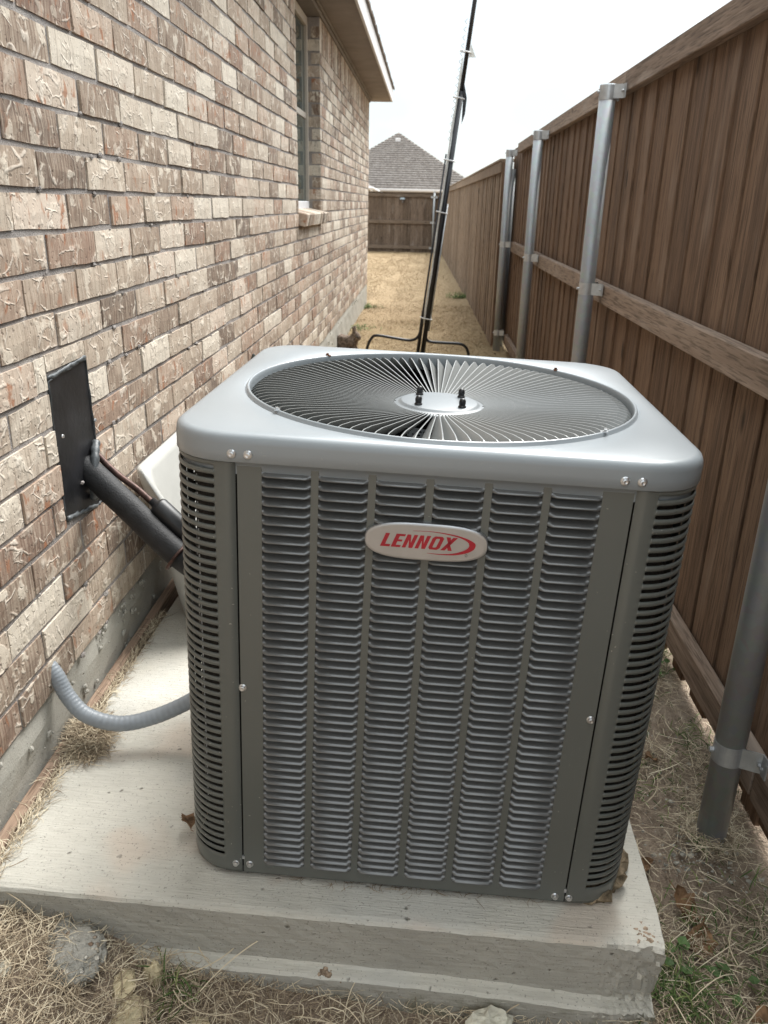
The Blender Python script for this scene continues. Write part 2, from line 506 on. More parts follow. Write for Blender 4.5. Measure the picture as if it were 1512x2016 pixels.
M['stone_white'] = plain('white_stone', (0.68, 0.65, 0.54), 0.9, 0, 0.2, 0.2, 40.0, 0.35, 150.0)
M['leaf'] = plain('dead_leaf', (0.20, 0.115, 0.06), 0.75, 0, 0.3, 0.45, 40.0, 0.4, 90.0)
M['green'] = plain('weed_leaf', (0.085, 0.15, 0.045), 0.6, 0, 0.35, 0.4, 30.0)
M['house_wall'] = plain('tan_siding', (0.42, 0.36, 0.28), 0.8)
M['bark'] = plain('grey_bark', (0.17, 0.15, 0.14), 0.9)
_g = NT('window_glass')
_g.fin((0.035, 0.06, 0.055), 0.03, 0.0, None, 1.0)
M['glass'] = _g.m
_s = NT('shingles')
_p = _s.pos()
_w = _s.vm('MULTIPLY', _p, (5.0, 2.4, 7.0))
_v = _s.vor(_w, 2.0, out='Color')
_sep = _s.n('SeparateColor')
_s.put(_sep.inputs[0], _v)
_c = _s.ramp(_s.ma('ADD', _s.ma('MULTIPLY', _sep.outputs[0], 0.6), _s.ma('MULTIPLY', _s.noise(_p, 9.0, 4, 0.7), 0.4)),
             [(0.2, (0.20, 0.175, 0.16)), (0.5, (0.265, 0.235, 0.215)), (0.85, (0.34, 0.31, 0.285))])
M['shingle'] = _s.fin(_c, 0.95, nrm=_s.bump(_s.noise(_p, 40.0, 3), 0.5, 0.02), spec=0.2)
STRAW = [(0.05, (0.19, 0.145, 0.098)), (0.3, (0.37, 0.295, 0.205)), (0.6, (0.58, 0.485, 0.345)), (0.9, (0.76, 0.68, 0.51))]
M['straw'] = straw_material('dry_straw', STRAW)
M['thatch'] = straw_material('lawn_blade', [(0.05, (0.25, 0.18, 0.10)), (0.4, (0.33, 0.242, 0.142)),
                                            (0.75, (0.40, 0.30, 0.18)), (0.97, (0.31, 0.28, 0.14))])
M['grass'] = straw_material('green_blade', [(0.1, (0.05, 0.085, 0.025)), (0.5, (0.11, 0.16, 0.05)),
                                            (0.9, (0.24, 0.26, 0.10))])
M['coil'] = NT('coil_fins')
_t = M['coil']
_q = _t.noise(_t.vm('MULTIPLY', _t.obj(), (40, 40, 4)), 12.0, 4, 0.7)
M['coil'] = _t.fin(_t.ramp(_q, [(0.35, (0.006, 0.006, 0.006)), (0.6, (0.028, 0.025, 0.021)), (0.8, (0.06, 0.052, 0.044))]), 0.7)
M['ground'] = ground_material()


# ------------------------------------------------------------------ mesh helpers
def tag(o, label=None, cat=None, group=None, kind=None):
    if label: o['label'] = label
    if cat: o['category'] = cat
    if group: o['group'] = group
    if kind: o['kind'] = kind
    return o


def link(o, parent=None):
    scene.collection.objects.link(o)
    if parent is not None:
        o.parent = parent
    return o


def empty(name, loc=(0, 0, 0), rot=(0, 0, 0)):
    o = bpy.data.objects.new(name, None)
    o.empty_display_size = 0.1
    o.location = loc
    o.rotation_euler = rot
    return link(o)


def inst(name, mesh, parent=None, loc=(0, 0, 0), rot=(0, 0, 0), scale=(1, 1, 1)):
    o = bpy.data.objects.new(name, mesh)
    o.location = loc
    o.rotation_euler = rot
    o.scale = scale
    return link(o, parent)


class MB:
    def __init__(s):
        s.v, s.f, s.a = [], [], []

    def add(s, vs, fs, a=0.0, tr=None):
        n = len(s.v)
        if tr is not None:
            vs = [tr @ Vector(p) for p in vs]
        s.v += [tuple(p) for p in vs]
        s.f += [tuple(i + n for i in f) for f in fs]
        s.a += [a] * len(fs)
        return s

    def box(s, x0, x1, y0, y1, z0, z1, c=0.0, a=0.0, tr=None):
        vs, fs = chbox(x0, x1, y0, y1, z0, z1, c)
        return s.add(vs, fs, a, tr)

    def tube(s, pts, rad, n=10, cap=True, a=0.0, closed=False):
        pts = [Vector(p) for p in pts]
        rr = rad if hasattr(rad, '__len__') else [rad] * len(pts)
        vs, fs = [], []
        up = Vector((0.31, 0.2, 0.93))
        m = len(pts)
        for i, p in enumerate(pts):
            if closed:
                t = pts[(i + 1) % m] - pts[i - 1]
            else:
                t = pts[min(i + 1, m - 1)] - pts[max(i - 1, 0)]
            t.normalize()
            sx = t.cross(up)
            if sx.length < 1e-3:
                sx = t.cross(Vector((1, 0, 0)))
            sx.normalize()
            up = sx.cross(t)
            for k in range(n):
                th = 2 * math.pi * k / n
                vs.append(p + (sx * math.cos(th) + up * math.sin(th)) * rr[i])
        for i in range(m if closed else m - 1):
            for k in range(n):
                j = (i + 1) % m
                fs.append((i * n + k, i * n + (k + 1) % n, j * n + (k + 1) % n, j * n + k))
        if cap and not closed:
            fs.append(tuple(range(n))[::-1])
            fs.append(tuple((m - 1) * n + k for k in range(n)))
        return s.add(vs, fs, a)

    def lathe(s, prof, n=24, centre=(0, 0, 0), a=0.0, tr=None):
        vs, fs = [], []
        for r, z in prof:
            for k in range(n):
                th = 2 * math.pi * k / n
                vs.append((centre[0] + r * math.cos(th), centre[1] + r * math.sin(th), centre[2] + z))
        for i in range(len(prof) - 1):
            for k in range(n):
                fs.append((i * n + k, i * n + (k + 1) % n, (i + 1) * n + (k + 1) % n, (i + 1) * n + k))
        fs.append(tuple(range(n))[::-1])
        fs.append(tuple((len(prof) - 1) * n + k for k in range(n)))
        return s.add(vs, fs, a, tr)

    def prism(s, pts, d0, d1, axis='y', a=0.0, tr=None):
        """outline in (u, w) pushed from d0 to d1 along an axis"""
        def P(u, w, d):
            return {'y': (u, d, w), 'x': (d, u, w), 'z': (u, w, d)}[axis]
        n = len(pts)
        vs = [P(u, w, d0) for u, w in pts] + [P(u, w, d1) for u, w in pts]
        fs = [tuple(range(n)), tuple(range(2 * n - 1, n - 1, -1))]
        fs += [(i, i + n, (i + 1) % n + n, (i + 1) % n) for i in range(n)]
        return s.add(vs, fs, a, tr)

    def mesh(s, name, mat, smooth=False, attr=False):
        m = bpy.data.meshes.new(name)
        m.from_pydata(s.v, [], s.f)
        m.materials.append(mat)
        if attr:
            at = m.attributes.new('rnd', 'FLOAT', 'FACE')
            at.data.foreach_set('value', s.a)
        if smooth:
            m.polygons.foreach_set('use_smooth', [True] * len(m.polygons))
        m.update()
        return m

    def build(s, name, mat, parent=None, smooth=False, attr=False, fix=False, weld=False):
        m = s.mesh(name, mat, smooth, attr)
        if fix or weld:
            import bmesh
            bm = bmesh.new()
            bm.from_mesh(m)
            if weld:
                bmesh.ops.remove_doubles(bm, verts=bm.verts, dist=1e-5)
            else:
                bmesh.ops.recalc_face_normals(bm, faces=bm.faces)
            bm.to_mesh(m)
            bm.free()
        return link(bpy.data.objects.new(name, m), parent)


def chbox(x0, x1, y0, y1, z0, z1, c):
    """box with chamfered edges"""
    if c <= 0:
        vs = [(x, y, z) for x in (x0, x1) for y in (y0, y1) for z in (z0, z1)]
        return vs, [(0, 1, 3, 2), (4, 6, 7, 5), (0, 4, 5, 1), (2, 3, 7, 6), (0, 2, 6, 4), (1, 5, 7, 3)]
    vs = []
    for sx in (0, 1):
        for sy in (0, 1):
            for sz in (0, 1):
                X, Y, Z = (x0, x1)[sx], (y0, y1)[sy], (z0, z1)[sz]
                dx, dy, dz = c * (1 - 2 * sx), c * (1 - 2 * sy), c * (1 - 2 * sz)
                vs += [(X, Y + dy, Z + dz), (X + dx, Y, Z + dz), (X + dx, Y + dy, Z)]
    I = lambda sx, sy, sz, k: (sx * 4 + sy * 2 + sz) * 3 + k
    fs = []
    for s_ in (0, 1):
        q = [I(s_, 0, 0, 0), I(s_, 1, 0, 0), I(s_, 1, 1, 0), I(s_, 0, 1, 0)]
        fs.append(q if s_ else q[::-1])
        q = [I(0, s_, 0, 1), I(0, s_, 1, 1), I(1, s_, 1, 1), I(1, s_, 0, 1)]
        fs.append(q if s_ else q[::-1])
        q = [I(0, 0, s_, 2), I(1, 0, s_, 2), I(1, 1, s_, 2), I(0, 1, s_, 2)]
        fs.append(q if s_ else q[::-1])
    for a_ in (0, 1):
        for b_ in (0, 1):
            fs.append((I(0, a_, b_, 1), I(1, a_, b_, 1), I(1, a_, b_, 2), I(0, a_, b_, 2)))
            fs.append((I(a_, 0, b_, 0), I(a_, 1, b_, 0), I(a_, 1, b_, 2), I(a_, 0, b_, 2)))
            fs.append((I(a_, b_, 0, 0), I(a_, b_, 1, 0), I(a_, b_, 1, 1), I(a_, b_, 0, 1)))
            for c_ in (0, 1):
                fs.append((I(a_, b_, c_, 0), I(a_, b_, c_, 1), I(a_, b_, c_, 2)))
    return vs, fs


def smooth_path(pts, n=8):
    P = [Vector(p) for p in pts]
    out = []
    for i in range(len(P) - 1):
        p0, p1, p2, p3 = P[max(i - 1, 0)], P[i], P[i + 1], P[min(i + 2, len(P) - 1)]
        for k in range(n):
            t = k / n
            out.append(0.5 * ((2 * p1) + (p2 - p0) * t + (2 * p0 - 5 * p1 + 4 * p2 - p3) * t * t
                              + (3 * p1 - p0 - 3 * p2 + p3) * t ** 3))
    out.append(P[-1])
    return out


def vnoise(x, y, seed=0.0):
    return (math.sin(x * 1.7 + y * 2.3 + seed) + math.sin(x * 3.1 - y * 1.9 + seed * 2.1)
            + math.sin(-x * 2.2 + y * 4.3 + seed * 0.7) + math.sin(x * 5.3 + y * 5.9 + seed * 1.3) * 0.6) / 3.6


# ------------------------------------------------------------------ ground
def ground_z(x, y):
    near = np.interp(x, [-0.3, 0.05, 0.2, 0.33, 0.6, 1.0, 1.3, 1.6, 2.2],
                     [-0.17, -0.188, -0.205, -0.262, -0.30, -0.335, -0.335, -0.345, -0.34])
    mid = np.interp(x, [0.0, 1.3, 1.7], [-0.27, -0.30, -0.315])
    far = np.interp(y, [2, 8, 12, 26, 60, 300], [-0.28, -0.275, -0.28, -0.37, -0.9, -1.0])
    t = np.clip((y - 1.1) / 0.5, 0, 1)
    z = near * (1 - t) + mid * t
    t2 = np.clip((y - 2.5) / 3.0, 0, 1)
    return z * (1 - t2) + far * t2


def gz(x, y):
    return float(ground_z(np.array(x), np.array(y)))


def build_ground():
    xs = np.concatenate([[-400, -120, -40, -15, -8, -5, -3, -2, -1.2, -0.6], np.arange(-0.3, 2.3, 0.035),
                         [2.4, 2.8, 3.5, 5, 8, 15, 40, 120, 400]])
    ys = np.concatenate([[-200, -40, -10, -4, -2, -1, -0.4], np.arange(0.0, 2.6, 0.035), np.arange(2.7, 12, 0.25),
                         np.arange(12, 30, 1.0), [32, 36, 42, 50, 62, 80, 120, 250, 900]])
    X, Y = np.meshgrid(xs, ys)
    Z = ground_z(X, Y)
    damp = np.clip(1 - (np.abs(X) - 3) / 4, 0, 1) * np.clip(1 - (Y - 20) / 10, 0, 1)
    for s, a in ((4, 0.006), (11, 0.005), (27, 0.003)):
        Z = Z + damp * a * (np.sin(X * s + 1.3 * np.sin(Y * s * 0.7)) + np.sin(Y * s * 1.1 + 1.1 * np.sin(X * s * 0.8)))
    ny, nx = X.shape
    v = np.stack([X, Y, Z], -1).reshape(-1, 3)
    i = np.arange(ny * nx).reshape(ny, nx)
    f = np.stack([i[:-1, :-1], i[:-1, 1:], i[1:, 1:], i[1:, :-1]], -1).reshape(-1, 4)
    m = bpy.data.meshes.new('ground')
    m.from_pydata(v.tolist(), [], f.tolist())
    m.materials.append(M['ground'])
    m.polygons.foreach_set('use_smooth', [True] * len(m.polygons))
    tag(link(bpy.data.objects.new('ground', m)), kind='structure')


build_ground()


# ------------------------------------------------------------------ brick house
CO = 0.0813                     # one course
BL = 0.2565                     # one brick with its joint
Y0, Y1 = -0.9, 11.45
WY0, WY1, WZ0, WZ1 = 5.27, 6.39, 0.985, 2.245
house = empty('brick_house', (0, 0, 0))
tag(house, 'tan and brown textured brick house wall with a tall window and an eave', 'house')


def brick_mesh(i):
    rg = random.Random(100 + i)
    ly, lz, d = BL - 0.0105, CO - 0.0118, 0.02
    ny, nz = 5, 3
    vs, fs = [], []
    for a in range(ny):
        for b in range(nz):
            u, w = a / (ny - 1) - 0.5, b / (nz - 1) - 0.5
            edge = a in (0, ny - 1) or b in (0, nz - 1)
            vs.append(((-0.0016 if edge else 0.0004) + rg.uniform(-0.0006, 0.0006),
                       u * ly + rg.uniform(-1, 1) * (0.0012 if edge else 0.006),
                       w * lz + rg.uniform(-1, 1) * (0.0016 if edge else 0.004)))
    I = lambda a, b: a * nz + b
    for a in range(ny - 1):
        for b in range(nz - 1):
            fs.append((I(a, b), I(a + 1, b), I(a + 1, b + 1), I(a, b + 1)))
    rim = [I(a, 0) for a in range(ny)] + [I(ny - 1, b) for b in range(1, nz)] + \
          [I(a, nz - 1) for a in range(ny - 2, -1, -1)] + [I(0, b) for b in range(nz - 2, 0, -1)]
    k = len(vs)
    for r in rim:
        vs.append((-d, vs[r][1], vs[r][2]))
    n = len(rim)
    for j in range(n):
        fs.append((rim[j], k + j, k + (j + 1) % n, rim[(j + 1) % n]))
    return vs, fs


BV = [brick_mesh(i) for i in range(10)]
BM = []
for i, (vs, fs) in enumerate(BV):
    BM.append(MB().add(vs, fs).mesh('brick', M['brick'], smooth=False))

PLATE = (1.665, 1.873, 0.325, 0.688)     # black cover plate let into the wall (y0, y1, z0, z1)
cands = []
for k in range(25):
    z = (k + 0.5) * CO
    off = (0.5 if k % 2 else 0.0) * BL + 0.055
    y = Y0 - off
    while y < Y1:
        a, b = max(y, Y0), min(y + BL, Y1)
        y += BL
        segs = [(a, b)]
        if WZ0 < z:
            segs = [(a, min(b, WY0)), (max(a, WY1), b)]
        elif z > WZ0 - CO and k == 11:
            segs = [(a, min(b, WY0 - 0.01)), (max(a, WY1 + 0.05), b)]
        out = []
        for q in segs:
            if PLATE[2] - 0.02 < z < PLATE[3] + 0.01:
                out += [(q[0], min(q[1], PLATE[0] + 0.004)), (max(q[0], PLATE[1] - 0.004), q[1])]
            else:
                out.append(q)
        for a, b in out:
            if b - a > 0.03:
                cands.append(((a + b) / 2, z, b - a))


def seen_area(c):
    y, z, L = c
    if y < 0.9:
        return 0
    u0, v0, d0 = px((0, y - L / 2, z))
    u1, v1, d1 = px((0, y + L / 2, z))
    if d0 < 0.3 or abs(v0 + 0) > 1090 or max(u0, u1) < -770:
        return 0
    return abs(u1 - u0) * CO / d0 * FPX


cands.sort(key=seen_area, reverse=True)
rest = MB()
for i, (y, z, L) in enumerate(cands):
    s = (L - 0.0105) / (BL - 0.0105)
    jit = (random.uniform(-0.0022, 0.0022), random.uniform(-0.002, 0.002), random.uniform(-0.0015, 0.0015))
    ro = (random.uniform(-0.010, 0.010), random.uniform(-0.02, 0.02), random.uniform(-0.012, 0.012))
    if i < 300:
        inst('brick', BM[i % 10], house, (jit[0], y + jit[1], z + jit[2]), ro, (1, s, 1))
    else:
        from mathutils import Euler
        T = Matrix.Translation((jit[0], y + jit[1], z + jit[2])) @ Euler(ro).to_matrix().to_4x4() @ Matrix.Diagonal((1, s, 1, 1))
        vs, fs = BV[i % 10]
        rest.add(vs, fs, random.random(), T)
# the cut brick left over the cover plate
inst('brick', BM[3], house, (0, 1.765, .711), (0, 0, 0), (1, .83, .52))
# soldier course under the eave
y = WY1 + 0.045
ZS0, ZS1 = 25 * CO, 25 * CO + 0.215
for yy in np.concatenate([np.arange(WY1 + 0.046, Y1, 0.0785), np.arange(WY0 - 0.046, Y0, -0.0785)]):
    T = Matrix.Translation((random.uniform(-.002, .002), yy, (ZS0 + ZS1) / 2)) @ Matrix.Rotation(math.pi / 2, 4, 'X') @ \
        Matrix.Diagonal((1, 0.208 / (BL - 0.0105), 0.068 / (CO - 0.0102), 1))
    vs, fs = BV[random.randrange(10)]
    rest.add(vs, fs, random.random(), T)
tag(rest.build('far_bricks', M['brick_far'], house, attr=True), kind='stuff')
# brick jamb returning to the far side of the window: faces look back along the wall
for k in range(12, 28):
    z = (k + 0.5) * CO
    if z > WZ1 - 0.03:
        break
    w = 0.088 if k % 2 else 0.06
    T = (-0.047 if k % 2 else -0.035, WY1 - 0.005, z)
    inst('jamb_brick', BM[k % 10], house, T, (0, 0, -math.pi / 2), (1, w / (BL - 0.0105), 1))
# sloping brick sill
for i, yy in enumerate(np.linspace(WY0 + 0.035, WY1 - 0.03, 14)):
    mb = MB().box(-0.11, 0.045, -0.0365, 0.0365, -0.04, 0.04, 0.006)
    o = mb.build('sill_brick', M['brick'], house)
    o.location = (random.uniform(-.003, .003), yy, 0.942)
    o.rotation_euler = (0, math.radians(11), 0)

mo = MB()
XM = -0.0055
for (a, b, c, d) in ((Y0, WY0, 0, ZS1), (WY1, Y1, 0, ZS1), (WY0, WY1, 0, WZ0 - 0.02)):
    mo.add([(XM, a, c), (XM, b, c), (XM, b, d), (XM, a, d)], [(0, 1, 2, 3)])
mo.add([(XM, WY1, WZ0 - .02), (-0.13, WY1, WZ0 - .02), (-0.13, WY1, WZ1), (XM, WY1, WZ1)], [(0, 1, 2, 3)])
mo.add([(XM, WY0, WZ0 - .02), (-0.13, WY0, WZ0 - .02), (-0.13, WY0, WZ1), (XM, WY0, WZ1)], [(3, 2, 1, 0)])
mo.add([(XM, WY0, WZ0 - .02), (-0.13, WY0, WZ0 - .02), (-0.13, WY1, WZ0 - .02), (XM, WY1, WZ0 - .02)], [(0, 3, 2, 1)])
mo.add([(XM, Y1, 0), (-6, Y1, 0), (-6, Y1, ZS1), (XM, Y1, ZS1)], [(0, 1, 2, 3)])
mo.add([(XM, Y0, 0), (-6, Y0, 0), (-6, Y0, ZS1), (XM, Y0, ZS1)], [(3, 2, 1, 0)])
mo.build('wall', M['mortar'], house)

# dark closed rooms behind the window
MB().box(-1.2, -0.16, WY0 - .4, WY1 + .4, 0.6, WZ1 + 0.1).build('room', M['void'], house)
wf = MB()
FX0, FX1 = -0.128, -0.088
wf.box(FX0, FX1, WY0 + .002, WY0 + .055, WZ0, WZ1, .004).box(FX0, FX1, WY1 - .040, WY1 - .002, WZ0, WZ1, .004)
wf.box(FX0, FX1, WY0 + .057, WY1 - .042, WZ1 - .06, WZ1 - .002, .004)
win = wf.build('window', M['vinyl'], house)
MB().box(FX0, FX1 + .004, WY0 + .057, WY1 - .042, WZ0 - .01, WZ0 + .062, .004).build('window_sill', M['vinyl_white'], win)
MB().box(-0.118, -0.108, WY0 + .05, WY1 - .038, WZ0 + .055, WZ1 - .055).build('pane', M['glass'], win)
MB().box(-0.119, -0.1, WY0 + .057, WY1 - .042, 1.60, 1.64, .003).build('window_rail', M['vinyl'], win)

# frieze, soffit, fascia, roof
YE = 11.72
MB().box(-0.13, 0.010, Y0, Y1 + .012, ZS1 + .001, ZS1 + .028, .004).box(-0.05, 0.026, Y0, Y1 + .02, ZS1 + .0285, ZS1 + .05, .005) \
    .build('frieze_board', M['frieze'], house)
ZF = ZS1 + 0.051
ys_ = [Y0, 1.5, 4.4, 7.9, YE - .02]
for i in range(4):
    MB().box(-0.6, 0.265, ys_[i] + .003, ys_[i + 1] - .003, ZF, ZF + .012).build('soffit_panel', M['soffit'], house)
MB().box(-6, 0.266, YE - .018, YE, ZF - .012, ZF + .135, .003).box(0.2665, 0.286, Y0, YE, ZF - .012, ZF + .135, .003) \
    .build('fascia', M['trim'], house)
rf = MB()
rf.add([(0.297, Y0, ZF + .136), (0.297, YE + .05, ZF + .136), (-6, YE + .05 - 6.3, ZF + 4.2), (-6, Y0, ZF + 4.2),
        (0.297, Y0, ZF + .150), (0.297, YE + .05, ZF + .150), (-6, YE + .05 - 6.3, ZF + 4.214), (-6, Y0, ZF + 4.214)],
       [(0, 3, 2, 1), (4, 5, 6, 7), (0, 1, 5, 4), (1, 2, 6, 5), (0, 4, 7, 3)])
rf.add([(0.297, YE + .05, ZF + .15), (-12, YE + .05, ZF + .1), (-6, YE + .05 - 6.3, ZF + 4.2)], [(0, 1, 2)])
yy = Y0
while yy < YE:
    w = random.uniform(.10, .2)
    rf.box(0.292, 0.304 + random.uniform(0, .006), yy, min(yy + w - .004, YE + .05), ZF + .138, ZF + .156 + random.uniform(0, .006))
    yy += w
rf.build('roof', M['shingle'], house)

# concrete foundation with mortar droppings
fm = MB()
fy = np.arange(Y0, Y1 + .02, 0.06)
fz = np.linspace(-0.55, -0.001, 12)
vs = [(-0.004 + 0.004 * vnoise(a * 9, b * 14, 1.0) + 0.0025 * vnoise(a * 31, b * 37, 4.0) - (0.006 if j == 11 else 0), a, b)
      for a in fy for j, b in enumerate(fz)]
nz = len(fz)
fs = [(i * nz + j, (i + 1) * nz + j, (i + 1) * nz + j + 1, i * nz + j + 1) for i in range(len(fy) - 1) for j in range(nz - 1)]
fm.add(vs, fs)
fm.box(-6, -0.012, Y0 + .01, Y1 - .001, -0.6, -0.002)


def blob(mb, c, r, seed, n=7, m=5, squash=(1, 1, 1), a=0.0, rough=0.28):
    rg = random.Random(seed)
    vs = [(0, 0, 1)]
    for i in range(1, m):
        th = math.pi * i / m
        for k in range(n):
            ph = 2 * math.pi * (k + 0.5 * (i % 2)) / n
            q = 1 + rg.uniform(-rough, rough)
            vs.append((math.sin(th) * math.cos(ph) * q, math.sin(th) * math.sin(ph) * q, math.cos(th) * q))
    vs.append((0, 0, -1))
    fs = [(0, 1 + k, 1 + (k + 1) % n) for k in range(n)]
    for i in range(m - 2):
        for k in range(n):
            p, q = 1 + i * n, 1 + (i + 1) * n
            fs.append((p + k, q + k, q + (k + 1) % n, p + (k + 1) % n))
    L = len(vs) - 1
    fs += [(L, 1 + (m - 2) * n + (k + 1) % n, 1 + (m - 2) * n + k) for k in range(n)]
    mb.add([(c[0] + v[0] * r * squash[0], c[1] + v[1] * r * squash[1], c[2] + v[2] * r * squash[2]) for v in vs], fs, a)
    return mb


for i in range(80):
    yb = random.uniform(1.1, 3.4) if i < 60 else random.uniform(3.4, 11)
    zb_ = -0.005 - abs(random.gauss(0, 0.05))
    for j in range(random.randint(1, 4)):
        blob(fm, (0.001, yb + random.uniform(-.014, .014), max(zb_, -.13) + random.uniform(-.014, .014)),
             random.uniform(.003, .009), i * 7 + j, 6, 4, (0.55, 1, 1))
fm.build('foundation', M['found'], house, fix=True)
mb = MB()
for i in range(70):         # mortar squeezed over the brick edges
    k = random.randrange(0, 16)
    blob(mb, (-0.001, random.uniform(1.2, 3.2), k * CO + random.uniform(-.006, .006)), random.uniform(.003, .0075), 900 + i, 6, 4, (.6, 1.6, 1))
mb.build('mortar_lump', M['mortar'], house)
MB().box(-0.011, 0.004, 6.93, 6.945, 0.40, 0.465).build('weep_vent', M['black'], house)

# ------------------------------------------------------------------ slab and strip
UX, UY, UT, TILT, ZR = 0.8021, 1.1310, -0.0189, 0.0291, -0.165


def unit_matrix(t=TILT):
    return Matrix.Translation((UX, UY, ZR)) @ Matrix.Rotation(UT, 4, 'Z') @ Matrix.Rotation(t, 4, 'Y')


def build_slab():
    st = np.concatenate([np.linspace(-0.765, 0.30, 72), np.linspace(0.308, 0.471, 26)])
    prof = [(1.25, 0.016), (0.7, 0.016), (0.2, 0.016), (0.0, 0.016), (-0.045, 0.0158), (-0.062, 0.0152), (-0.070, 0.0125)]
    prof += [(-0.0738, q) for q in (0.006, -.006, -.018, -.030, -.042, -.054, -.066, -.078, -.088)]
    prof += [(-0.0745, -0.0955), (-0.078, -0.1005), (-0.094, -0.102), (-0.100, -0.106)]
    prof += [(-0.101, q) for q in (-.118, -.13, -.142, -.155, -.17, -.19)] + [(-0.10, -0.30), (1.25, -0.30)]
    kl = 16
    n = len(prof)
    rg = random.Random(5)
    vs = []
    for a in st:
        t = max(0, (a - 0.33) / 0.14)
        left = max(0, (-0.52 - a) / 0.2)
        for j, (b, h) in enumerate(prof):
            db = 0.0012 * vnoise(a * 40, h * 60, 2.0)
            dh = 0.0010 * vnoise(a * 26, b * 30, 5.0)
            if kl - 2 <= j <= kl + 4:
                dh += -0.026 * max(0, (a + 0.1) / 0.57) ** 2
            if 5 <= j <= len(prof) - 3 and t > 0:
                low = min(1, max(0, (-h - .01) / .08))
                db += t * (0.004 * vnoise(a * 60, h * 75, 1.0) + rg.uniform(-.002, 0.007) * (0.25 + low) + .012 * t * low)
                dh += t * rg.uniform(-.004, .002)
            if j >= kl and left > 0 and j < len(prof) - 1:
                db += 0.02 * min(1, left)
            vs.append((a + (rg.uniform(-.004, .001) if a > 0.465 and j > 2 else 0), b + db, h + dh))
    fs = []
    for i in range(len(st) - 1):
        for j in range(n - 1):
            fs.append((i * n + j, i * n + j + 1, (i + 1) * n + j + 1, (i + 1) * n + j))
    # right side, with a sunken bottom corner
    L = (len(st) - 1) * n
    fs.append(tuple(L + j for j in range(n)))
    fs.append(tuple(j for j in range(n))[::-1])
    mb = MB().add(vs, fs)
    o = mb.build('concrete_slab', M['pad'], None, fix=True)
    o.data.materials.append(M['pad_side_shade'])
    for p in o.data.polygons:           # formed upright faces get the concrete with shade in its colour
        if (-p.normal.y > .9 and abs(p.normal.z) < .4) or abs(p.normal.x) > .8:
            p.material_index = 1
    o.matrix_world = unit_matrix(0.024)
    return tag(o, 'pale broom finished concrete slab with a stepped front edge under the air conditioner', 'slab')


slab = build_slab()
ag = MB()
for i in range(70):
    if i < 52:
        blob(ag, (random.uniform(.405, .462), random.uniform(-.062, -.018), .0125), random.uniform(.002, .0055), 500 + i, 6, 4, (1.2, 1, .8))
    else:
        blob(ag, (random.gauss(-.125, .012), random.uniform(-.100, -.082), -.103 + random.uniform(-.008, .003)), random.uniform(.003, .007), 500 + i, 6, 4)
tag(ag.build('exposed_aggregate', plain('brown_aggregate', (.33, .25, .18), .9, 0, .2, .6, 90.0), slab), kind='stuff')
sp = MB()
for (a, b, dz) in ((1.08, 1.46, -.002), (1.462, 2.06, 0), (2.062, 2.5, .002)):
    sp.box(0.004, 0.030, a, b, -0.20, -0.125 + dz, 0.003)
tag(sp.build('wooden_strip', M['strip']), 'thin weathered wooden strip between the house foundation and the concrete slab', 'wooden strip')

# ------------------------------------------------------------------ air conditioner
ac = empty('air_conditioner')
ac.matrix_world = unit_matrix()
tag(ac, 'grey louvred outdoor air conditioner standing on the concrete slab', 'air conditioner')
WA, DB = 0.4085, 0.787           # half width, depth of the body
CAP_A, CAP_B0, CAP_B1 = 0.4145, -0.0075, 0.797
FC = (0.004, 0.378)
FR = 0.358
ZB, ZT = 0.028, 0.836
SE = 0.299                        # seam
AR = 0.085                        # corner radius
COLS = [-0.26 + 0.0873 * i for i in range(6)]
CW = 0.0755
NROW = 50
RZ1, RZ0 = 0.8306, 0.055
PITCH = (RZ1 - RZ0) / NROW


def louvre_mesh():
    a_st = [0, 0.0025, 0.008, CW - 0.008, CW - 0.0025, CW]
    prof = [(1.02, -0.0140), (0.78, -0.0120), (0.50, -0.0055), (0.26, 0.0022), (0.13, 0.0062), (0.05, 0.0074), (-0.02, 0.0066), (-0.05, 0.0030)]
    vs, fs = [], []
    n = len(prof)
    for i, a in enumerate(a_st):
        e = min(i, 5 - i)
        k = (0.0, 0.55, 1.0)[e]
        drop = (0.26, 0.10, 0.0)[e]
        for (w, d) in prof:
            ww = min(w, 1 - drop)
            vs.append((a, -d * k - (0.0004 if e == 0 else 0), ww * PITCH))
    for i in range(5):
        for j in range(n - 1):
            fs.append((i * n + j, (i + 1) * n + j, (i + 1) * n + j + 1, i * n + j + 1))
    return MB().add(vs, fs).mesh('louvre', M['louvre'], smooth=True)


LM = louvre_mesh()


def panel_frame(mb, a0, a1, cols, y):
    """flat metal round the louvre columns, 1.2 mm sheet; y is the front face"""
    xs = [a0] + [q for c in cols for q in (c, c + CW)] + [a1]
    mb.box(a0, a1, y, y + .0012, RZ1, ZT - .0015)
    mb.box(a0, a1, y, y + .0012, ZB, RZ0)
    for i in range(0, len(xs), 2):
        mb.box(xs[i], xs[i + 1], y, y + .0012, RZ0, RZ1)


fp = MB()
panel_frame(fp, -SE + .0012, SE - .0012, COLS, 0.0)
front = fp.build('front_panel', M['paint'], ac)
for c in COLS:
    for r in range(NROW):
        inst('louvre', LM, front, (c, 0, RZ0 + r * PITCH))

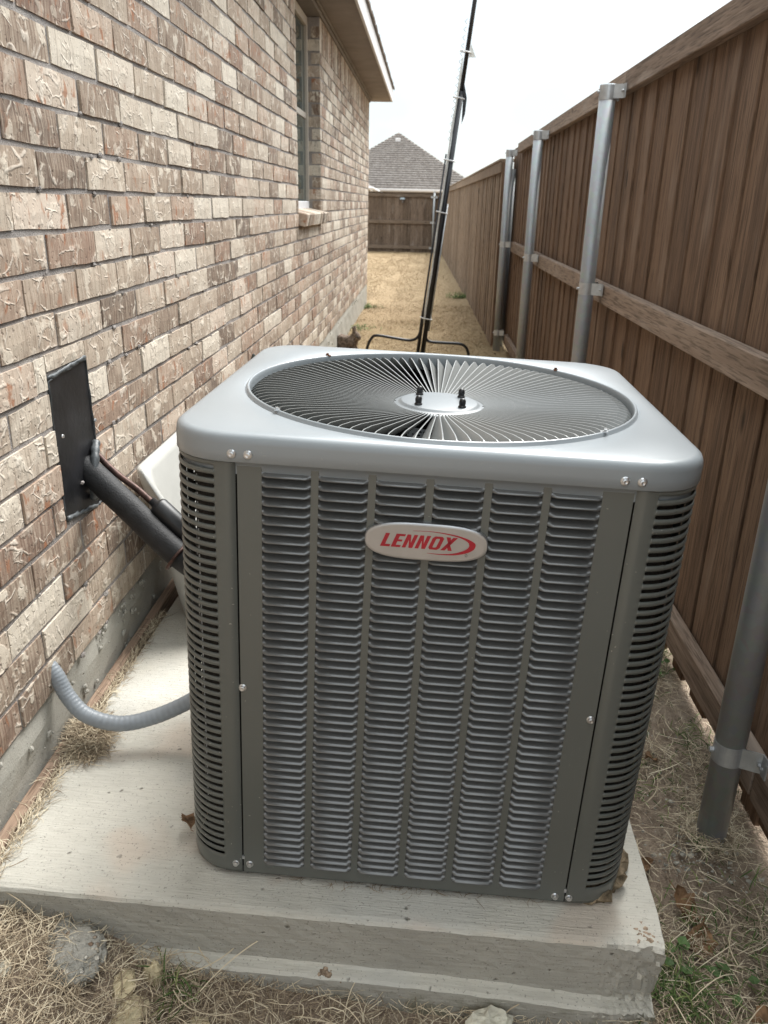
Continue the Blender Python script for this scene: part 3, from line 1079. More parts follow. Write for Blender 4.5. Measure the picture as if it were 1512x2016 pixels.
# the three other sides share one joined bank of louvres
sv = [tuple(v.co) for v in LM.vertices]
sf = [tuple(p.vertices) for p in LM.polygons]
SIDE = [-0.24 + 0.0873 * i + 0.0 for i in range(5)]
for name, T, half, cols in (
        ('side_panel', Matrix.Translation((-WA, DB / 2, 0)) @ Matrix.Rotation(-math.pi / 2, 4, 'Z'), DB / 2 - .104, None),
        ('side_panel', Matrix.Translation((WA, DB / 2, 0)) @ Matrix.Rotation(math.pi / 2, 4, 'Z'), DB / 2 - .104, None),
        ('back_panel', Matrix.Translation((0, DB, 0)) @ Matrix.Rotation(math.pi, 4, 'Z'), SE - .0012, None)):
    k = 6 if half > .29 else 6
    cols = [-(k * .0873 - (.0873 - CW)) / 2 + .0873 * i for i in range(k)]
    mb = MB()
    panel_frame(mb, -half, half, cols, 0.0)
    mb.v = [tuple(T @ Vector(p)) for p in mb.v]
    pn = mb.build(name, M['paint'], ac)
    lb = MB()
    for c in cols:
        for r in range(NROW):
            lb.add(sv, sf, 0, T @ Matrix.Translation((c, 0, RZ0 + r * PITCH)))
    o = lb.build('louvre_bank', M['louvre'], pn, smooth=True)
    tag(o, kind='stuff')


def corner_post(mirror, back):
    """one bent sheet with rounded slots"""
    flat = WA - AR - SE
    total = flat + AR * math.pi / 2 + (0.104 - AR)

    def at(s, out):
        if s < flat:
            x, y, nx, ny = -SE - s, 0.0, 0, -1
        elif s < flat + AR * math.pi / 2:
            th = (s - flat) / AR
            nx, ny = -math.sin(th), -math.cos(th)
            x, y = -(WA - AR) + AR * nx, AR + AR * ny
        else:
            x, y, nx, ny = -WA, AR + s - flat - AR * math.pi / 2, -1, 0
        return x + nx * out, y + ny * out
    s0, s1, hr = 0.034, total - 0.030, 0.0039
    ss = [0.0013, 0.018, s0 - .001]
    ss += [s0 + hr * (1 - math.cos(q)) for q in (0.02, 0.5, 0.9, 1.25, math.pi / 2)]
    ss += list(np.linspace(s0 + hr + .008, s1 - hr - .008, 12))
    ss += [s1 - hr * (1 - math.cos(q)) for q in (math.pi / 2, 1.25, 0.9, 0.5, 0.02)]
    ss += [s1 + .001, total - .0012]

    def hh(s):
        if s <= s0 or s >= s1:
            return 0.0
        q = min(s - s0, s1 - s)
        return hr if q >= hr else math.sqrt(max(0, hr * hr - (hr - q) ** 2))
    zc = [0.824 - i * 0.01543 for i in range(50)]
    mb = MB()
    bands = [(ZT - .0015, zc[0], 0, 1)] + [(zc[i], zc[i + 1], 1, 1) for i in range(49)] + [(zc[49], ZB, 1, 0)]
    for (za, zb2, ka, kb) in bands:
        vs, fs = [], []
        for s in ss:
            h = hh(s)
            t, b = za - h * ka, zb2 + h * kb
            bul = 0.0011 if (ka and kb) else 0.0
            bul *= h / hr
            mid = (t + b) / 2
            q = (t - b) * 0.30
            for (z, o) in ((t, -0.0012 * (h > 0)), (mid + q, bul * .7), (mid, bul), (mid - q, bul * .7), (b, -0.0012 * (h > 0))):
                x, y = at(s, o)
                if mirror:
                    x = -x
                if back:
                    y = DB - y
                vs.append((x, y, z))
        n = 5
        for i in range(len(ss) - 1):
            for j in range(4):
                q = (i * n + j, i * n + j + 1, (i + 1) * n + j + 1, (i + 1) * n + j)
                fs.append(q[::-1] if mirror != back else q)
        mb.add(vs, fs)
    o = mb.build('corner_post', M['paint'], ac, smooth=True, weld=True)
    md = o.modifiers.new('thickness', 'SOLIDIFY')
    md.thickness = 0.0012
    md.offset = -1
    return o


for mi in (False, True):
    for ba in (False, True):
        corner_post(mi, ba)

# coil, base and interior
cm = MB()
rr_ = 0.055


def rrect(a0, a1, b0, b1, r, n=8):
    pts = []
    for (cx, cy, st) in ((a1 - r, b1 - r, 0), (a0 + r, b1 - r, 1), (a0 + r, b0 + r, 2), (a1 - r, b0 + r, 3)):
        for k in range(n + 1):
            th = (st + k / n) * math.pi / 2
            pts.append((cx + r * math.cos(th), cy + r * math.sin(th)))
    return pts


def loft(mb, rings, cap0=False, cap1=False):
    vs = [p for r in rings for p in r]
    n = len(rings[0])
    fs = []
    for i in range(len(rings) - 1):
        for k in range(n):
            fs.append((i * n + k, i * n + (k + 1) % n, (i + 1) * n + (k + 1) % n, (i + 1) * n + k))
    if cap0: fs.append(tuple(range(n))[::-1])
    if cap1: fs.append(tuple((len(rings) - 1) * n + k for k in range(n)))
    mb.add(vs, fs)
    return mb


cp_ = rrect(-WA + .022, WA - .022, .022, DB - .022, .062)
loft(cm, [[(x, y, .03) for x, y in cp_], [(x, y, .835) for x, y in cp_]])
cm.build('coil', M['coil'], ac)
ip = rrect(-WA + .04, WA - .04, .04, DB - .04, .05)
loft(MB(), [[(x, y, .035) for x, y in ip], [(x, y, .78) for x, y in ip]], True).build('interior', M['void'], ac)
bp = rrect(-WA + .006, WA - .006, .006, DB - .006, AR - .006, 10)
loft(MB(), [[(x, y, .021) for x, y in bp], [(x, y, .036) for x, y in bp]], True, True).build('base_pan', M['black'], ac)
# pale edge strip of the coil guard seen between the left bars
es = MB()
for i in range(42):
    z = 0.815 - i * 0.0155
    if z > .30 or i % 3:
        es.box(-0.3722, -0.3704, 0.0345, 0.036, z - .010, z - .0005)
es.build('coil_edge_strip', M['paper'], ac)['kind'] = 'stuff'
ft = MB()
for q in ((-.33, .03), (.33, .75), (-.33, .75)):
    ft.box(q[0] - .04, q[0] + .04, q[1] - .0, q[1] + .05, .017, .0215, .001)
ft.build('foot', M['black'], ac)
fb = MB()
for i, (a, b, r) in enumerate(((.345, .045, .034), (.388, .078, .038), (.368, .035, .026), (.412, .115, .028), (.408, .15, .02))):
    blob(fb, (a, b, .019 + r * .35), r, 300 + i, 9, 7, (1, 1.1, .75), 0, .22)
fb.build('foam_pad', M['tan_foam'], ac, fix=True)


# top cover: rounded square skirt running into a round opening
def cap_ring(inset, h, n=160, r0=0.10):
    a0, a1, b0, b1 = -CAP_A + inset, CAP_A - inset, CAP_B0 + inset, CAP_B1 - inset
    r = max(r0 - inset, 0.01)
    out = []
    for k in range(n):
        th = 2 * math.pi * k / n
        dx, dy = math.cos(th), math.sin(th)
        lo, hi = 0.0, 1.0
        for _ in range(26):
            m_ = (lo + hi) / 2
            x, y = FC[0] + dx * m_, FC[1] + dy * m_
            cx, cy = min(max(x, a0 + r), a1 - r), min(max(y, b0 + r), b1 - r)
            if a0 <= x <= a1 and b0 <= y <= b1 and math.hypot(x - cx, y - cy) <= r:
                lo = m_
            else:
                hi = m_
        out.append((FC[0] + dx * lo, FC[1] + dy * lo, h))
    return out


def circ(r, h, n=160):
    return [(FC[0] + r * math.cos(2 * math.pi * k / n), FC[1] + r * math.sin(2 * math.pi * k / n), h) for k in range(n)]


HT = 0.880
tcm = MB()
loft(tcm, [cap_ring(.0085, .815), cap_ring(.0070, .836), cap_ring(.0012, .8358), cap_ring(0, .8372), cap_ring(0, .852), cap_ring(0, .864),
           cap_ring(.0009, .8695), cap_ring(.0028, .8740), cap_ring(.0060, .8773), cap_ring(.0100, .8792), cap_ring(.0145, .8800),
           circ(FR + .0116, HT + .0002), circ(FR + .0108, HT - .0002), circ(FR + .0096, HT - .0020), circ(FR + .0082, HT - .0010),
           circ(FR + .0064, HT + .0042), circ(FR + .0045, HT + .0060), circ(FR + .0023, HT + .0054), circ(FR + .0008, HT + .0025),
           circ(FR, HT - .004), circ(FR, HT - .06)])
tcm.build('top_cover', M['paint_top_lit'], ac, smooth=True)
loft(MB(), [circ(FR - .002, HT - .03, 64), circ(FR - .002, HT - .19, 64)]).build('fan_shroud', M['void'], ac)

# grille: one tilted vane, copied round
NV = 100


def vane_mesh():
    r_st = [0.086, 0.16, 0.24, 0.305, 0.332, 0.348, FR - .0005]
    top = [0.8560, 0.8640, 0.8730, 0.8800, 0.8805, 0.8770, 0.8690]
    dep = [0.010, 0.014, 0.020, 0.027, 0.030, 0.030, 0.030]
    tl = math.tan(math.radians(38))
    vs, fs = [], []
    th = 0.0009
    for r, h, d in zip(r_st, top, dep):
        for (t, z, o) in ((0.0, h, th), (0.0, h, -th), (-d * tl, h - d, -th), (-d * tl, h - d, th)):
            vs.append((r, t + o, z))
    for i in range(len(r_st) - 1):
        for k in range(4):
            fs.append((i * 4 + k, i * 4 + (k + 1) % 4, (i + 1) * 4 + (k + 1) % 4, (i + 1) * 4 + k))
    return MB().add(vs, fs).mesh('grille_vane', M['vane'])


VM = vane_mesh()
grille = link(bpy.data.objects.new('fan_grille', MB().lathe(
    [(0.078, .898), (.0935, .899), (.0965, .9015), (.0965, .9045), (.094, .9062), (.080, .9068), (.0765, .9085), (.074, .9115),
     (.072, .9122), (.0, .9126)], 96, (FC[0], FC[1], -.0515)).mesh('fan_grille', M['hub'], smooth=True)), ac)
for k in range(NV):
    inst('grille_vane', VM, grille, (FC[0], FC[1], 0), (0, 0, 2 * math.pi * (k + .3) / NV))
nutm = MB().lathe([(.0068, 0), (.0072, .0008), (.0072, .0022), (.0058, .0024), (.0058, .0062), (.0062, .0064), (.0060, .0115),
                   (.0045, .0145), (.0018, .016)], 12).mesh('cap_nut', M['black'], smooth=True)
for a in (-.041, .041):
    for b in (-.042, .042):
        inst('cap_nut', nutm, grille, (FC[0] + a + .002, FC[1] + b, .8605), scale=(1.05, 1.05, 1.1))
slm = MB().box(-.004, .004, -.001, .001, 0, .0006).mesh('slot', M['void'])
for a, b in ((-.087, 0), (.087, 0), (0, -.087)):
    inst('slot', slm, grille, (FC[0] + a, FC[1] + b, .8551))
# motor and blades below the grille
MB().lathe([(.0, .70), (.085, .70), (.09, .71), (.09, .832), (.08, .840), (.0, .840)], 32, (FC[0], FC[1], 0)).build('fan_motor', M['void'], ac, smooth=False)
bl = MB()
for k in range(3):
    T = Matrix.Translation((FC[0], FC[1], .70)) @ Matrix.Rotation(2 * math.pi * k / 3 + .5, 4, 'Z') @ Matrix.Rotation(.35, 4, 'X')
    pts = [(.06, -.05), (.18, -.12), (.31, -.15), (.335, -.05), (.31, .08), (.16, .07), (.06, .04)]
    bl.prism(pts, -.001, .001, 'z', 0, T)
bl.build('fan_blade', M['black'], ac)
# paper label on the inner front wall of the shroud
lab, ink = MB(), MB()
for i in range(8):
    t0, t1 = math.radians(-128 + 7 * i), math.radians(-128 + 7 * (i + 1))
    q = [(FC[0] + .0908 * math.cos(t), FC[1] + .0908 * math.sin(t)) for t in (t0, t1)]
    lab.add([(*q[0], .794), (*q[1], .794), (*q[1], .826), (*q[0], .826)], [(0, 1, 2, 3)])
    for r in range(4):
        if random.random() < .8:
            a, b = t0 + .008, t0 + random.uniform(.05, .11)
            q2 = [(FC[0] + .0913 * math.cos(t), FC[1] + .0913 * math.sin(t)) for t in (a, b)]
            z = .799 + r * .0065
            ink.add([(*q2[0], z), (*q2[1], z), (*q2[1], z + .0026), (*q2[0], z + .0026)], [(0, 1, 2, 3)])
lo = lab.build('data_label', M['paper'], ac)
tag(ink.build('label_print', M['black'], lo), kind='stuff')

# rusty and plain clips holding the grille rim
clm = MB().lathe([(.0055, 0), (.0055, .0025), (.0035, .0028), (.0035, .006), (.0, .0062)], 8).box(-.009, .004, -.004, .004, -.001, .001)
clm_r = clm.mesh('grille_clip', M['rust'])
clm_z = MB().lathe([(.0055, 0), (.0055, .0025), (.0035, .0028), (.0035, .006), (.0, .0062)], 8).box(-.009, .004, -.004, .004, -.001, .001).mesh('grille_clip', M['screw'])
for th, mm in ((134, clm_r), (46, clm_r), (-43, clm_z), (-137, clm_z)):
    t = math.radians(th)
    inst('grille_clip', mm, ac, (FC[0] + (FR + .006) * math.cos(t), FC[1] + (FR + .006) * math.sin(t), HT + .0055), (0, 0, t + .6), (.85, .85, .8))

# hex screws with washers
hexm = MB().lathe([(.0, -.001), (.0068, -.001), (.0072, .0006), (.0060, .0016), (.0049, .0018), (.0047, .0052), (.0030, .0058), (.0, .0052)], 12) \
    .mesh('screw', M['screw'])
for (a, b, z) in ((-.304, CAP_B0, .8495), (-.279, CAP_B0, .8495), (.279, CAP_B0, .8495), (.304, CAP_B0, .8495),
                  (-.2945, 0, .434), (.2905, 0, .428), (-.3125, 0, .047), (-.2865, 0, .047), (.281, 0, .039), (.3065, 0, .039)):
    inst('screw', hexm, ac, (a, b, z), (math.pi / 2, random.uniform(0, 1), 0))
MB().box(-SE - .003, -SE + .003, -.0006, .004, .058, .064).box(SE - .003, SE + .003, -.0006, .004, .050, .058).build('seam_clip', M['bright'], ac)

# maker's badge
BK = 0.189 / 1305.0
BC = (-0.004, 0.7295)
out = []
NB = 72
for i in range(NB):
    th = 2 * math.pi * i / NB
    c, s = math.cos(th), math.sin(th)
    out.append((BC[0] + .0945 * math.copysign(abs(c) ** .62, c), BC[1] + .0305 * math.copysign(abs(s) ** .80, s)))
bm_ = MB()
loft(bm_, [[(u, .0, w) for u, w in out], [(u, -.0085, w) for u, w in out],
           [(BC[0] + (u - BC[0]) * .985, -.0102, BC[1] + (w - BC[1]) * .96) for u, w in out],
           [(BC[0] + (u - BC[0]) * .94, -.0106, BC[1] + (w - BC[1]) * .90) for u, w in out]], False, True)
badge = bm_.build('badge', M['badge'], ac, smooth=False, fix=True)


def letter(polys):
    mb = MB()
    for pl in polys:
        q = []
        for (u, w) in pl:
            uu = u + w * .37
            q.append((BC[0] + (uu - 747) * BK, BC[1] + (w - 70) * BK))
        mb.prism(q, -.01055, -.0112)
    mb.build('letter', M['red'], badge, fix=True)


def off(pl, dx):
    return [(u + dx, w) for u, w in pl]


H_ = 152
letter([[(262, 0), (362, 0), (362, 26), (306, 26), (306, H_), (262, H_)]])
letter([[(376, 0), (474, 0), (474, 24), (420, 24), (420, 66), (466, 66), (466, 88), (420, 88), (420, H_ - 24), (474, H_ - 24), (474, H_), (376, H_)]])
NN = [(0, 0), (40, 0), (40, 92), (72, 0), (112, 0), (112, H_), (72, H_), (72, 60), (40, H_), (0, H_)]
letter([off(NN, 492)])
letter([off(NN, 628)])
O1 = [(0, 22), (22, 0), (98, 0), (120, 22), (120, H_ - 22), (98, H_), (22, H_), (0, H_ - 22)]
O2 = [(40, 32), (48, 24), (72, 24), (80, 32), (80, H_ - 32), (72, H_ - 24), (48, H_ - 24), (40, H_ - 32)]
mbO = []
for i in range(8):
    j = (i + 1) % 8
    mbO.append(off([O1[i], O1[j], O2[j], O2[i]], 766))
letter(mbO)
letter([off([(0, 0), (46, 0), (120, H_), (74, H_)], 902), off([(78, 0), (122, 0), (72, 70), (38, 70)], 902), off([(0, H_), (44, H_), (82, 80), (48, 80)], 902)])
SO = [(-142, 129), (53, 134), (253, 118), (400, 88), (490, 50), (523, 12), (500, -45), (420, -90), (300, -118), (150, -124), (18, -116)]
SI = [(-142, 127), (53, 130), (230, 110), (350, 85), (430, 48), (455, 10), (440, -30), (380, -70), (280, -103), (150, -116), (18, -114)]
so = [tuple(p)[:2] for p in smooth_path([(a, b, 0) for a, b in SO], 4)]
si = [tuple(p)[:2] for p in smooth_path([(a, b, 0) for a, b in SI], 4)]
sw = MB()
for i in range(len(so) - 1):
    q = [so[i], so[i + 1], si[i + 1], si[i]]
    sw.prism([(BC[0] + u * BK, BC[1] + w * BK) for u, w in q], -.01055, -.0112)
sw.build('swoosh', M['red'], badge, fix=True)
rg_ = MB()
rp = [(BC[0] + (432 + 14 * math.cos(t)) * BK, -.0111, BC[1] + (-112 + 14 * math.sin(t)) * BK) for t in np.linspace(0, 2 * math.pi, 13)[:-1]]
rg_.tube(rp, .00035, 4, closed=True)
rg_.box(BC[0] + 427 * BK, BC[0] + 430 * BK, -.0112, -.0108, BC[1] - 120 * BK, BC[1] - 104 * BK)
rg_.box(BC[0] + 430 * BK, BC[0] + 438 * BK, -.0112, -.0108, BC[1] - 107 * BK, BC[1] - 104 * BK)
rg_.build('registered_mark', M['badge_grey'], badge)

# ------------------------------------------------------------------ cover plate, pipes, conduit
cpl = empty('cover_plate', (0, 1.77, 0.5))
tag(cpl, 'black metal cover plate sealed into the brick wall where the pipes leave', 'cover plate')
def W2(o, p): return (p[0] - o[0], p[1] - o[1], p[2] - o[2])
CO_ = (0, 1.77, 0.5)
pl_ = [(1.668, .352), (1.84, .318), (1.876, .318), (1.876, .50), (1.873, .684), (1.668, .672), (1.666, .50)]
MB().prism([(u - 1.77, w - .5) for u, w in pl_], -.02, -.004, 'x').build('plate', M['plate'], cpl, fix=True)
sl = MB()
edge = []
for i in range(len(pl_)):
    a, b = pl_[i], pl_[(i + 1) % len(pl_)]
    for k in range(6):
        t = k / 6
        edge.append((a[0] + (b[0] - a[0]) * t, a[1] + (b[1] - a[1]) * t))
pts = [(-0.004 + random.uniform(-.001, .001), u - 1.77 + random.uniform(-.003, .003), w - .5 + random.uniform(-.003, .003)) for u, w in edge]
rad = [random.uniform(.002, .004) for _ in pts]
sl.tube(pts + [pts[0]], rad + [rad[0]], 7)
sl.build('sealant', M['caulk'], cpl, smooth=True)
sg_ = MB()
sg_.tube([(-.0045, -.106 + .210 * k / 14, .178 + .0008 * k + random.uniform(-.002, .002)) for k in range(15)], [random.uniform(.004, .007) for _ in range(15)], 7)
sg_.tube([(-.0045, -.098 + .17 * k / 12, -.150 - .0026 * k + random.uniform(-.002, .002)) for k in range(13)], [random.uniform(.004, .007) for _ in range(13)], 7)
sg_.build('sealant_band', M['sealant'], cpl, smooth=True)['kind'] = 'stuff'
scm = MB().lathe([(.0, 0), (.006, 0), (.005, .004), (.0, .005)], 8).mesh('screw', M['screw'])
for (u, w) in ((1.685, .545), (1.868, .535)):
    inst('screw', scm, cpl, (0.005, u - 1.77, w - .5), (0, math.pi / 2, 0), (.8, .8, .8))

ls = empty('refrigerant_line', (0, 1.78, .41))
tag(ls, 'black foam covered refrigerant pipe running from the cover plate down to the air conditioner', 'pipe')
o0 = (0, 1.78, .41)
A0 = Vector((-.02, 1.825, .432)); A1 = Vector((.10, 1.79, .336)); A2 = Vector((.232, 1.755, .226)); A3 = Vector((.42, 1.745, .10))
main = smooth_path([W2(o0, A0), W2(o0, A1), W2(o0, A2), W2(o0, A3)], 10)
MB().tube(main, .0325, 20).build('foam_sleeve', M['foam'], ls, smooth=True)
cpth = smooth_path([W2(o0, p) for p in ((-.01, 1.862, .465), (.05, 1.842, .412), (.115, 1.822, .372), (.165, 1.808, .332))], 6)
MB().tube(cpth, .008, 10).build('copper_tube', M['copper'], ls, smooth=True)
d0, d1 = Vector(W2(o0, (.160, 1.812, .338))), Vector(W2(o0, (.266, 1.79, .246)))
ax = (d1 - d0).normalized()
MB().tube([d0 - ax * .018, d0 - ax * .004, d0, d0 + ax * .004, d0 + ax * .008, d1 - ax * .006, d1, d1 + ax * .02],
          [.010, .012, .023, .0255, .0265, .0265, .023, .010], 20).build('filter_drier', M['black'], ls, smooth=True)
MB().tube([d1 + ax * .015, d1 + ax * .16], .008, 8).build('copper_stub', M['copper'], ls)
tp = MB()
c = Vector(W2(o0, (.222, 1.748, .230)))
t_ = (Vector(A3) - Vector(A1)).normalized()
e1 = t_.cross(Vector((0, 1, 0))).normalized(); e2 = t_.cross(e1)
tp.tube([c + (e1 * math.cos(q) + e2 * math.sin(q)) * .0352 for q in np.linspace(0, 2 * math.pi, 19)[:-1]], .0045, 6, closed=True)
tp.tube([c - e2 * .036 + t_ * .004, c - e2 * .040 + Vector((.004, 0, -.02)), c - e2 * .036 + Vector((.004, 0, -.045))], .0035, 5)
tp.build('tape_wrap', M['copper'], ls, smooth=True)
sf_ = MB()
ss_ = [(.002, 1.866, .478), (.008, 1.845, .470), (.014, 1.822, .452), (.017, 1.802, .418), (.014, 1.798, .382), (.006, 1.81, .352)]
sf_.tube([W2(o0, p) for p in smooth_path(ss_, 4)], [.0105 + .0012 * math.sin(i * 1.7) for i in range(21)], 8)
sf_.build('pipe_sealant', M['sealant'], ls, smooth=True)

cpath = smooth_path([(-.02, 1.512, .066), (.006, 1.503, .036), (.032, 1.49, -.008), (.078, 1.475, -.046), (.15, 1.478, -.066), (.22, 1.50, -.060),
                     (.295, 1.52, -.030), (.36, 1.535, .012), (.43, 1.54, .05)], 24)
cr_ = [.0175 + .0004 * math.sin(i * 2 * math.pi / 4.0) for i in range(len(cpath))]
tag(MB().tube(cpath, cr_, 18).build('electrical_conduit', M['conduit'], None, smooth=True),
    'ribbed grey flexible conduit looping from the wall to the air conditioner', 'conduit')

# ------------------------------------------------------------------ white plastic tub
tub = MB()
NT_ = 48


def tub_ring(ins, z, dz=0.0):
    a0, a1, b0, b1 = .030, .335, 2.0, 2.62
    pts = rrect(a0 + ins * 1.1, a1 - ins * .6, b0 + ins * .9, b1 - ins, .055, 11)
    out = []
    for x, y in pts:
        u, v = min(1, max(0, (x - a0 - .03) / (a1 - a0))), min(1, max(0, (y - b0) / (b1 - b0)))
        cut = .352 - .42 * min(1, u * 1.25) * (1 - v) ** 2      # the rim swoops down on the near side
        out.append((x, y, min(z, cut) + dz))
    return out


G = -.132
tr = [tub_ring((1 - t) * .075, G + t * (.36 - G)) for t in np.linspace(0, 1, 10)]
tr += [tub_ring(.002, .36, .006), tub_ring(.010, .36, .010), tub_ring(.022, .36, .006), tub_ring(.030, .345, -.01),
       tub_ring(.05, .20, -.02), tub_ring(.085, -.04, -.02)]
loft(tub, tr, True, True)
tag(tub.build('plastic_tub', M['plastic'], None, smooth=True, fix=True),
    'white plastic tub wedged between the brick wall and the air conditioner', 'tub')

# pointed dark cap just above the far corner of the unit, on the wall
vc = MB().lathe([(.0, 0), (.028, 0), (.028, .03), (.020, .07), (.006, .105), (.0, .108)], 12)
o = vc.build('wall_cap', plain('weathered_cap', (.06, .068, .062), .7))
o.location = (0.032, 3.62, .285)
tag(o, 'small dark pointed cap against the brick wall just past the air conditioner', 'pipe cap')
MB().tube([(0, 0, -.02), (0, 0, .002)], .02, 10).box(-.035, .0, -.012, .012, -.015, .01).build('bracket', M['black'], o)

# ------------------------------------------------------------------ fences
PX = 1.52


def board(parent, x0, x1, y0, y1, z0, z1, mat, rot=0.0):
    o = MB().box(x0, x1, y0, y1, z0, z1, 0.0022).build('board', mat, parent)
    return o


def post_mesh(r, h, n=24):
    return MB().lathe([(r, 0), (r, h)], n).mesh('fence_post', M['galv'], smooth=True)


def ring_bracket(parent, c, r, w, toward, span, mat=None):
    """steel strap round a post that turns out into two flat ears against the rail"""
    mb = MB()
    th = .0035
    path = []
    tx, ty = toward                       # unit vector from post to rail
    sx, sy = -ty, tx
    for q in np.linspace(-1, 1, 25):
        ang = q * math.radians(118)
        dx, dy = -tx * math.cos(ang) + sx * math.sin(ang), -ty * math.cos(ang) + sy * math.sin(ang)
        path.append((dx * r, dy * r))
    e0 = (tx * span + sx * (r + .004), ty * span + sy * (r + .004))
    path = [(tx * span - sx * (r + .036), ty * span - sy * (r + .036)), (tx * span - sx * (r + .012), ty * span - sy * (r + .012))] + path + \
           [(tx * span + sx * (r + .012), ty * span + sy * (r + .012)), (tx * span + sx * (r + .036), ty * span + sy * (r + .036))]
    vs, fs = [], []
    m = len(path)
    for i, (x, y) in enumerate(path):
        a, b = path[max(i - 1, 0)], path[min(i + 1, m - 1)]
        t = Vector((b[0] - a[0], b[1] - a[1], 0)).normalized()
        nrm = Vector((t.y, -t.x, 0)) * th
        for (z, k) in ((-w / 2, 0), (w / 2, 0), (w / 2, 1), (-w / 2, 1)):
            vs.append((c[0] + x + nrm.x * k, c[1] + y + nrm.y * k, c[2] + z))
    for i in range(m - 1):
        for k in range(4):
            fs.append((i * 4 + k, i * 4 + (k + 1) % 4, (i + 1) * 4 + (k + 1) % 4, (i + 1) * 4 + k))
    fs += [(0, 1, 2, 3), tuple((m - 1) * 4 + k for k in (3, 2, 1, 0))]
    mb.add(vs, fs)
    for sg in (-1, 1):
        for q in (.016, .028):
            p = (c[0] + tx * (span - .004) + sx * sg * (r + q), c[1] + ty * (span - .004) + sy * sg * (r + q), c[2])
            mb.tube([p, (p[0] - tx * .006, p[1] - ty * .006, p[2])], .0045, 6)
    mb.tube([(c[0] - tx * r, c[1] - ty * r, c[2]), (c[0] - tx * (r + .009), c[1] - ty * (r + .009), c[2])], .006, 6)
    mb.build('post_bracket', mat or M['bright'], parent, fix=True)


nf = empty('wooden_fence', (PX, 4.5, -0.3))
tag(nf, 'tall dark brown board fence with round steel posts beside the air conditioner', 'fence')
FO = (PX, 4.5, -0.3)
ZTOP = 1.575


def L(x, y, z): return (x - FO[0], y - FO[1], z - FO[2])


yb = -0.6
i = 0
while yb < 8.55:
    w = random.choice((.118, .105, .092, .088, .12, .09, .10))
    back = i % 2
    xa = PX + .106 + (.007 if back else 0) + random.uniform(-.002, .002)
    z0 = gz(PX + .13, yb) + random.uniform(-.012, .012) + .022 + (.012 if back else 0)
    a = L(xa, yb, z0)
    b = L(xa + .0155, min(yb + w, 8.6), ZTOP - .004 + random.uniform(-.006, 0))
    o = board(nf, a[0], b[0], a[1], b[1], a[2], b[2], M['board'])
    o.rotation_euler = (0, 0, 0)
    yb += w + random.uniform(.001, .005) - (.014 if random.random() < .4 else 0)
    i += 1
PY = [-0.75, 1.505, 3.70, 5.89, 7.88]
rails = [(1.495, ZTOP), (.655, .738), (-.205, -.115)]
for j in range(4):
    a, b = PY[j], PY[j + 1]
    for (z0, z1) in rails:
        sag = random.uniform(-.006, .006)
        p, q = L(PX + .066, a + .004, z0 + sag), L(PX + .1045, b - .004, z1 + sag)
        MB().box(p[0], q[0], p[1], q[1], p[2], q[2], .003).build('rail', M['rail'], nf)
pm = post_mesh(.0335, 1.98)
capm = MB().lathe([(.0350, -.055), (.0355, -.054), (.0355, 0), (.033, .004), (.0, .005)], 24).mesh('post_cap', M['bright'], smooth=False)
for j, y in enumerate(PY):
    g = gz(PX, y)
    zt = 1.512
    o = inst('fence_post', pm, nf, L(PX, y, zt - 1.98))
    inst('post_cap', capm, o, (0, 0, 1.982))
    for zc_ in ((1.49, .052), (.712, .05), (-.075 if j < 2 else -.10, .05)):
        ring_bracket(o, (0, 0, zc_[0] - (zt - 1.98)), .0338, zc_[1], (1, 0), .0545)

# fence beyond it: its smooth side looks this way
ff = empty('wooden_fence', (1.50, 8.3, -.28))
tag(ff, 'lighter board fence running from the last steel post away to the back of the yard', 'fence')
fx0, fx1, fy0, fy1 = 1.485, 1.255, 8.12, 25.9
ang = math.atan2(fx1 - fx0, fy1 - fy0)
ff.rotation_euler = (0, 0, -ang)
ff.location = (fx0, fy0, -.28)
Lf = math.hypot(fx1 - fx0, fy1 - fy0)
yb, i = 0.0, 0
while yb < Lf:
    w = random.uniform(.134, .142)
    g = gz(fx0, fy0 + yb) + .28
    x0 = random.uniform(-.003, .003) + (.012 if i % 2 else 0)
    board(ff, x0, x0 + .016, yb, yb + w - .003, g + random.uniform(-.02, .01), 1.70 + random.uniform(-.008, .004), M['board_out'])
    yb += w - .012
    i += 1
for k in range(8):
    a = Lf * k / 8
    MB().box(-.022, -.004, a + .002, a + Lf / 8 - .002, 1.615, 1.712, .003).build('trim_board', M['board_out'], ff)
    MB().box(-.03, .11, a + .002, a + Lf / 8 - .002, 1.7125, 1.735, .003).build('cap_rail', M['board_out'], ff)
    for z in (.15, .85, 1.55):
        MB().box(.031, .07, a + .002, a + Lf / 8 - .002, z, z + .088, .003).build('rail', M['rail'], ff)
MB().box(-.004, .085, -.02, -.003, -.02, 1.71, .003).build('end_board', M['board'], ff)
pm2 = post_mesh(.031, 1.95)
for k in range(9):
    inst('fence_post', pm2, ff, (.105, Lf * k / 8 + .1, -.3))

